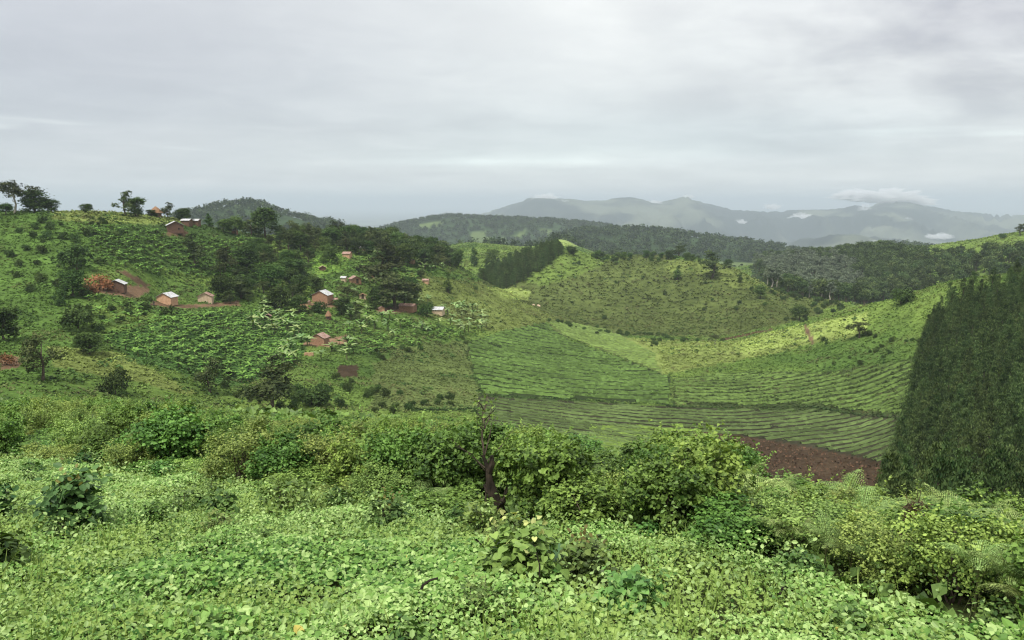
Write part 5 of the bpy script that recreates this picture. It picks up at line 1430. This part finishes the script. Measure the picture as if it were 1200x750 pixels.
def fields():
    g = np.random.default_rng(171)
    F1 = [(562, 466), (700, 472), (780, 478), (870, 480), (960, 480), (1000, 488), (1062, 492), (1045, 545), (930, 518), (830, 506), (700, 530), (560, 512)]
    F2 = [(547, 402), (590, 388), (640, 378), (660, 396), (690, 407), (785, 442), (784, 474), (700, 468), (568, 461), (556, 440)]
    F3 = [(642, 376), (700, 380), (768, 414), (776, 438), (692, 404), (660, 393)]
    F4 = [(787, 444), (880, 436), (960, 438), (1078, 420), (1062, 486), (1000, 482), (960, 474), (870, 474), (789, 473)]
    F6 = [(690, 500), (800, 498), (845, 512), (760, 535), (690, 530)]
    fs = [(F1, 100, 262, 4.2, .02, .5, 1.1, (.092, .135, .042), 181), (F2, 180, 420, 6.4, .16, .7, 1.9, (.095, .160, .038), 182), (F3, 220, 450, 5.2, -.25, 2.2, 1.5, (.135, .20, .05), 183),
          (F4, 130, 300, 4.4, -.10, .7, 1.5, (.105, .165, .04), 184), (F6, 120, 220, 3.8, .02, .6, 1.1, (.17, .26, .05), 185)]
    labs = ['long even crop rows of the lower valley field above the ploughed soil', 'terraced crop rows on the slope below the village', 'light green dotted crop rows on the upper valley side', 'crop rows on the foot of the right spur', 'bright short crop rows seen just above the hedge']
    for (a, lb) in zip(fs, labs):
        x, y, z, s, c = rows(*a)
        rd = ridges(*a[:9]); w = g.integers(4, size=len(x)); s = s * .62; parts = [rd]
        for q in range(4):
            m = w == q; parts.append(merge(RT[q], np.stack([x, y, z + .12 * a[6]], 1)[m], s[m], g.uniform(0, 6.28, m.sum()), c[m] * 1.1, scz=s[m] * .7))
        link('crop_rows', mesh_of('crop_rows', cat(*parts), M_STUFF), label=lb, cat_='crop', kind='stuff')
        print('rows', lb, len(x), len(rd.F))
    # knoll: faint contour planting
    x, y, z, s, c = rows([(610, 330), (680, 304), (800, 306), (960, 350), (900, 375), (800, 392), (700, 388), (650, 370)], 420, 660, 6.5, .03, 1.8, 1.1, (.075, .115, .03), 186, 1.2, .35)
    tufts(x, y, z, s, c, g, 'contour_scrub', 'lines of low scrub following the contours of the round hill', 'scrub', .8)
    # field edges: ragged dark hedges along banks
    EDG = [([(566, 463), (640, 467), (700, 470), (735, 474), (760, 471), (790, 477), (870, 478), (950, 477), (970, 480), (1010, 487), (1062, 491)], .75, 'long dark grassy bank between the two valley fields'),
           ([(640, 386), (672, 398), (690, 405), (740, 424), (786, 444)], .6, 'dark ditch line running down between the crop terraces'), ([(776, 445), (784, 458), (790, 476)], .35, 'short dark furrow joining the ditch to the bank'),
           ([(545, 410), (552, 430), (566, 462)], .4, 'dark edge between the olive fallow and the terraces'), ([(555, 425), (620, 418), (680, 408)], .5, 'faint terrace bank in the upper part of the terraces'), ([(562, 445), (640, 440), (740, 428)], .45, 'faint terrace bank in the lower part of the terraces'),
           ([(486, 480), (520, 481), (562, 479)], .6, 'dark lower edge of the olive fallow')]
    for pts, s0, lb in EDG:
        uu = np.interp(np.linspace(0, 1, 500), np.linspace(0, 1, len(pts)), [p[0] for p in pts]); vv = np.interp(np.linspace(0, 1, 500), np.linspace(0, 1, len(pts)), [p[1] for p in pts])
        x, y, z = hit(uu, vv, 90, 420, 300)
        x = x + g.normal(size=500) * .25; y = y + g.normal(size=500) * .3; z = Zg(x, y)
        kk = fbm(x / 7, y / 7, 77, 2) > -.22; x, y, z = x[kk], y[kk], z[kk]
        tufts(x, y, z, g.uniform(.25, 1.35, len(x)) * s0 * .7, np.array([.035, .062, .02])[None] * g.uniform(.6, 1.9, (len(x), 1)), g, 'grass_bank', lb, 'grass bank', 1.1)
fields()

# clods on the ploughed soil
def clods():
    g = np.random.default_rng(191)
    x, y, z = scatter([(812, 504), (930, 522), (1055, 549), (1095, 640), (820, 560)], 80, 235, 1.6, 192); n = len(x)
    N = np.stack([g.normal(size=n), g.normal(size=n) - .5, np.ones(n) * .8], 1)
    t = leaves(np.stack([x, y, z + .03], 1), N, g.uniform(.2, .6, n), np.array([.062, .038, .024])[None] * g.uniform(.6, 2.4, (n, 1)), DIAM, g, asp=1.4)
    M = surf_mat('clod', (.06, .03, .022), (.13, .07, .05), 2, 1, .3)
    link('soil_clods', mesh_of('soil_clods', t, foliage_mat('soil', 0, .95, .1, 1, 1, 0)), label='rough clods of freshly turned brown soil in the ploughed field', cat_='soil', kind='stuff')
    print('clods', n)
clods()

# ------------------------------------------------------------------ mist on the mountains
def mist():
    m, nt, N, L = newmat('mist'); out = N.new('ShaderNodeOutputMaterial'); p = N.new('ShaderNodeVolumePrincipled')
    p.inputs['Color'].default_value = (.97, .98, 1, 1); p.inputs['Density'].default_value = .02; p.inputs['Anisotropy'].default_value = .1
    L.new(p.outputs[0], out.inputs['Volume'])
    import bmesh
    SP = [(1035, 232, 9300, 46, 9, 'long white cloud cap resting on the right mountain'), (998, 231, 9300, 22, 6, 'left end of the white cloud cap over the right mountain'), (1076, 238, 9350, 18, 6, 'right end of the white cloud cap over the right mountain'),
          (1013, 249, 8900, 7, 8, 'white wisp hanging below the cloud cap on the right mountain'), (640, 233, 9200, 13, 5, 'thin mist on the summit of the left mountain'), (658, 240, 9000, 8, 5, 'mist patch on the flank of the left mountain'),
          (806, 231, 9350, 6, 3, 'small mist patch on the pointed peak'), (765, 239, 9300, 10, 4, 'mist in the saddle between left mountain and pointed peak'), (834, 268, 8200, 10, 5, 'low mist bank at the foot of the pointed peak'),
          (940, 256, 8800, 13, 5, 'mist patch on the shoulder left of the right mountain'), (905, 243, 9700, 9, 4, 'faint small cloud above the low ridge between the mountains'), (1010, 285, 5200, 18, 4, 'low mist under the small blue hill'), (720, 238, 9300, 12, 3, 'thin mist streak along the crest right of the left summit'), (868, 262, 8600, 9, 4, 'mist patch low on the ridge right of the pointed peak'), (1060, 262, 8300, 8, 6, 'faint mist column on the slope of the right mountain'), (1100, 278, 7200, 16, 4, 'low mist in the valley under the right mountain'), (690, 247, 9100, 5, 3, 'tiny mist patch right of the left summit')]
    for i, (u, v, Y, rw, rh, lb) in enumerate(SP):
        g = np.random.default_rng(300 + i); bm = bmesh.new(); bmesh.ops.create_icosphere(bm, subdivisions=5, radius=1)
        s = Y / F
        from mathutils import noise as mn
        for vv in bm.verts:
            q = Vector((vv.co.x * 2.6 * max(1, rw / rh / 3), vv.co.y * 2.2, vv.co.z * 1.6)) + Vector((i * 7.1, 0, 0)); k = 1 + .60 * mn.fractal(q, .8, 2.1, 6)
            if vv.co.z > 0: k *= 1.05
            vv.co = Vector((vv.co.x * k * rw * s, vv.co.y * k * rw * s * .5, vv.co.z * k * rh * s * (1.0 if vv.co.z > 0 else .55)))
        me = bpy.data.meshes.new('mist'); bm.to_mesh(me); bm.free()
        for p_ in me.polygons: p_.use_smooth = True
        me.materials.append(m); t = tof(u, v)
        link('mist', me, label=lb, cat_='mist', kind='stuff', loc=(t * Y, Y, ratio(v) * Y))
mist()
# ------------------------------------------------------------------ air
HZ_TOP = 215.0
def build_haze():
    t = box(-46000, 46000, -42, 66500, -470, HZ_TOP)
    m, nt, N, L = newmat('haze_air')
    out = N.new('ShaderNodeOutputMaterial'); p = N.new('ShaderNodeVolumePrincipled')
    p.inputs['Color'].default_value = (.64, .73, .82, 1); p.inputs['Density'].default_value = 1.1e-4; p.inputs['Anisotropy'].default_value = 0.0
    L.new(p.outputs[0], out.inputs['Volume'])
    me = mesh_of('haze', t, m)
    link('haze', me, kind='stuff', label='pale blue grey air between the hills', cat_='haze')
build_haze()

# ------------------------------------------------------------------ sky, sun, camera, output
SUN_EL, SUN_AZ = R(60), R(215)   # azimuth measured from +Y (north) clockwise
def build_world():
    w = bpy.data.worlds.new('World'); scene.world = w; w.use_nodes = True
    nt = w.node_tree; N = nt.nodes; L = nt.links; N.clear()
    out = N.new('ShaderNodeOutputWorld'); bg = N.new('ShaderNodeBackground'); bg.inputs['Strength'].default_value = .1
    L.new(bg.outputs[0], out.inputs[0])
    sky = N.new('ShaderNodeTexSky'); sky.sky_type = 'NISHITA'; sky.sun_disc = False
    sky.sun_elevation = SUN_EL; sky.sun_rotation = SUN_AZ; sky.altitude = 1400; sky.air_density = 1; sky.dust_density = 2
    tc = N.new('ShaderNodeTexCoord')
    sx = N.new('ShaderNodeSeparateXYZ'); L.new(tc.outputs['Generated'], sx.inputs[0])
    def math_(op, a, b=None, clamp=False):
        n = N.new('ShaderNodeMath'); n.operation = op; n.use_clamp = clamp
        for i, q in enumerate((a, b)):
            if q is None: continue
            if isinstance(q, (int, float)): n.inputs[i].default_value = q
            else: L.new(q, n.inputs[i])
        return n.outputs[0]
    def noise(vec, scale, detail=6, rough=.55, dist=0.0):
        n = N.new('ShaderNodeTexNoise'); n.inputs['Scale'].default_value = scale; n.inputs['Detail'].default_value = detail
        n.inputs['Roughness'].default_value = rough; n.inputs['Distortion'].default_value = dist; L.new(vec, n.inputs['Vector']); return n.outputs['Fac']
    def ramp(fac, pts):
        r = N.new('ShaderNodeValToRGB'); e = r.color_ramp.elements
        while len(e) < len(pts): e.new(.5)
        for q, (p_, c) in zip(e, pts): q.position = p_; q.color = (*c, 1)
        L.new(fac, r.inputs[0]); return r.outputs[0]
    def mix(fac, a, b, mode='MIX'):
        n = N.new('ShaderNodeMix'); n.data_type = 'RGBA'; n.blend_type = mode
        for s_, q in (('Factor', fac), ('A', a), ('B', b)):
            if isinstance(q, (int, float)): n.inputs[s_].default_value = q
            elif isinstance(q, tuple): n.inputs[s_].default_value = (*q, 1)
            else: L.new(q, n.inputs[s_])
        return n.outputs['Result']
    z = math_('MAXIMUM', sx.outputs[2], 0.0)
    # flat cloud sheet: project the direction on a layer overhead
    den = math_('ADD', z, .09)
    px = math_('DIVIDE', sx.outputs[0], den); py = math_('DIVIDE', sx.outputs[1], den)
    cv = N.new('ShaderNodeCombineXYZ'); L.new(px, cv.inputs[0]); L.new(py, cv.inputs[1])
    big = noise(cv.outputs[0], .42, 5, .5, .3)
    fine = noise(cv.outputs[0], 1.6, 7, .6, .5)
    # stretched low bands near the horizon
    mp = N.new('ShaderNodeCombineXYZ'); L.new(math_('MULTIPLY', sx.outputs[0], 3.2), mp.inputs[0]); L.new(math_('MULTIPLY', z, 42.0), mp.inputs[1])
    band = noise(mp.outputs[0], 1.0, 5, .5, .4)
    base = ramp(big, [(.30, (.65, .665, .68)), (.5, (.715, .735, .745)), (.68, (.80, .815, .815))])
    f1 = ramp(fine, [(.35, (.955, .955, .96)), (.5, (1, 1, 1)), (.66, (1.06, 1.055, 1.05))])
    base = mix(1.0, base, f1, 'MULTIPLY')
    # right upper billows brighter and darker
    xs = ramp(sx.outputs[0], [(0, (.84, .85, .90)), (.45, (1.0, 1.0, 1.0)), (.6, (1.07, 1.06, 1.05)), (1, (.98, .97, .98))])
    xr = N.new('ShaderNodeMapRange'); xr.inputs['From Min'].default_value = -.6; xr.inputs['From Max'].default_value = .6
    L.new(sx.outputs[0], xr.inputs['Value']); L.new(xr.outputs[0], xs.node.inputs[0])
    base = mix(1.0, base, xs, 'MULTIPLY')
    bs = ramp(band, [(.60, (0, 0, 0)), (.74, (1, 1, 1))])
    low = ramp(z, [(.0, (0, 0, 0)), (.03, (.25, .25, .25)), (.07, (1, 1, 1)), (.10, (.15, .15, .15)), (.14, (0, 0, 0))])
    base = mix(mix(1.0, bs, low, 'MULTIPLY'), base, (.93, .97, .96))
    # cloud forms of this sky, by direction (bearing, height)
    yy = math_('MAXIMUM', sx.outputs[1], .15); az = math_('DIVIDE', sx.outputs[0], yy); el = math_('DIVIDE', z, yy)
    nzv = N.new('ShaderNodeCombineXYZ'); L.new(math_('MULTIPLY', az, 9.0), nzv.inputs[0]); L.new(math_('MULTIPLY', el, 60.0), nzv.inputs[1])
    wob = noise(nzv.outputs[0], 1.0, 6, .62, .4)
    bv = N.new('ShaderNodeCombineXYZ'); L.new(math_('MULTIPLY', az, 5.0), bv.inputs[0]); L.new(math_('MULTIPLY', el, 13.0), bv.inputs[1])
    bil = noise(bv.outputs[0], 1.0, 7, .55, .15)
    def blob(u, v, ru, rv, rough_=.0):
        a = math_('DIVIDE', math_('SUBTRACT', az, (u - 600) / F), ru / F); e = math_('DIVIDE', math_('SUBTRACT', el, (238 - v) / F), rv / F)
        q = math_('ADD', math_('MULTIPLY', a, a), math_('MULTIPLY', e, e))
        if rough_: q = math_('ADD', q, math_('MULTIPLY', math_('SUBTRACT', wob, .5), rough_))
        return math_('POWER', 2.718, math_('MULTIPLY', math_('MAXIMUM', q, 0.0), -1.0), True)
    for (u, v, ru, rv, ro, c) in ((300, 110, 330, 75, 0, (.93, .935, .95)), (60, 60, 240, 120, 0, (.95, .95, .96)), (720, 60, 300, 110, 0, (1.09, 1.10, 1.09)), (830, 165, 330, 42, 0, (.91, .955, .975)),
                               (570, 191, 110, 4.5, 3.0, (1.22, 1.24, 1.22)), (600, 186, 240, 13, 2.5, (1.07, 1.09, 1.08)), (800, 191, 130, 8, 3.0, (1.10, 1.09, 1.09)), (240, 212, 24, 3.5, 2.5, (1.10, 1.08, 1.07)), (345, 218, 150, 5, 3.0, (1.08, 1.07, 1.07)),
                               (905, 243, 20, 5, 3.0, (1.12, 1.12, 1.12)), (1150, 30, 120, 35, 1.0, (.93, .92, .94)), (1180, 72, 60, 8, 3.0, (1.12, 1.12, 1.11))):
        base = mix(blob(u, v, ru, rv, ro), base, mix(1.0, base, c, 'MULTIPLY'))
    bm_ = ramp(bil, [(.38, (.78, .78, .81)), (.5, (.96, .96, .965)), (.60, (1.12, 1.12, 1.11))])
    base = mix(blob(1090, 60, 300, 125, .6), base, mix(1.0, base, bm_, 'MULTIPLY'))
    # sky high overhead, out of view, brightened to light the ground
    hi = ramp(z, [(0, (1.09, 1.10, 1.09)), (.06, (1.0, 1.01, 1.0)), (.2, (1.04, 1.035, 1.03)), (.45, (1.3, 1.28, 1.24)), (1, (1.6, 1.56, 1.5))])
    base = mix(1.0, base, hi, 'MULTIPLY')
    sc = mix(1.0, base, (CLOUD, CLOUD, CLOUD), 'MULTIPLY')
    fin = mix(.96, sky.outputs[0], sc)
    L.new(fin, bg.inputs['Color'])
EXPO = 1.55
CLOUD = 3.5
build_world()
sd = bpy.data.lights.new('sun', 'SUN'); sd.energy = 1.5; sd.angle = R(10); sd.color = (1, .955, .88)
so = link('sun', sd)
d = Vector((math.sin(SUN_AZ) * math.cos(SUN_EL), math.cos(SUN_AZ) * math.cos(SUN_EL), math.sin(SUN_EL)))
so.rotation_euler = d.to_track_quat('Z', 'Y').to_euler(); so.location = (0, 0, 80)

cd = bpy.data.cameras.new('camera'); cd.sensor_width = 36; cd.lens = 36 * F / 1200; cd.clip_start = .05; cd.clip_end = 120000
cam = link('camera', cd, loc=(0, 0, 0)); cam.rotation_euler = (math.pi / 2 - TH, 0, 0)
scene.camera = cam
scene.view_settings.view_transform = 'Standard'; scene.view_settings.look = 'None'
scene.view_settings.exposure = EXPO; scene.view_settings.gamma = 1; scene.view_settings.use_curve_mapping = False
cy = scene.cycles
cy.max_bounces = 6; cy.diffuse_bounces = 2; cy.glossy_bounces = 2; cy.transmission_bounces = 4; cy.transparent_max_bounces = 8
cy.volume_bounces = 3; cy.use_denoising = True; cy.caustics_reflective = False; cy.caustics_refractive = False
cy.use_adaptive_sampling = True; cy.adaptive_threshold = .008; cy.pixel_filter_type = 'BLACKMAN_HARRIS'; cy.filter_width = 1.2
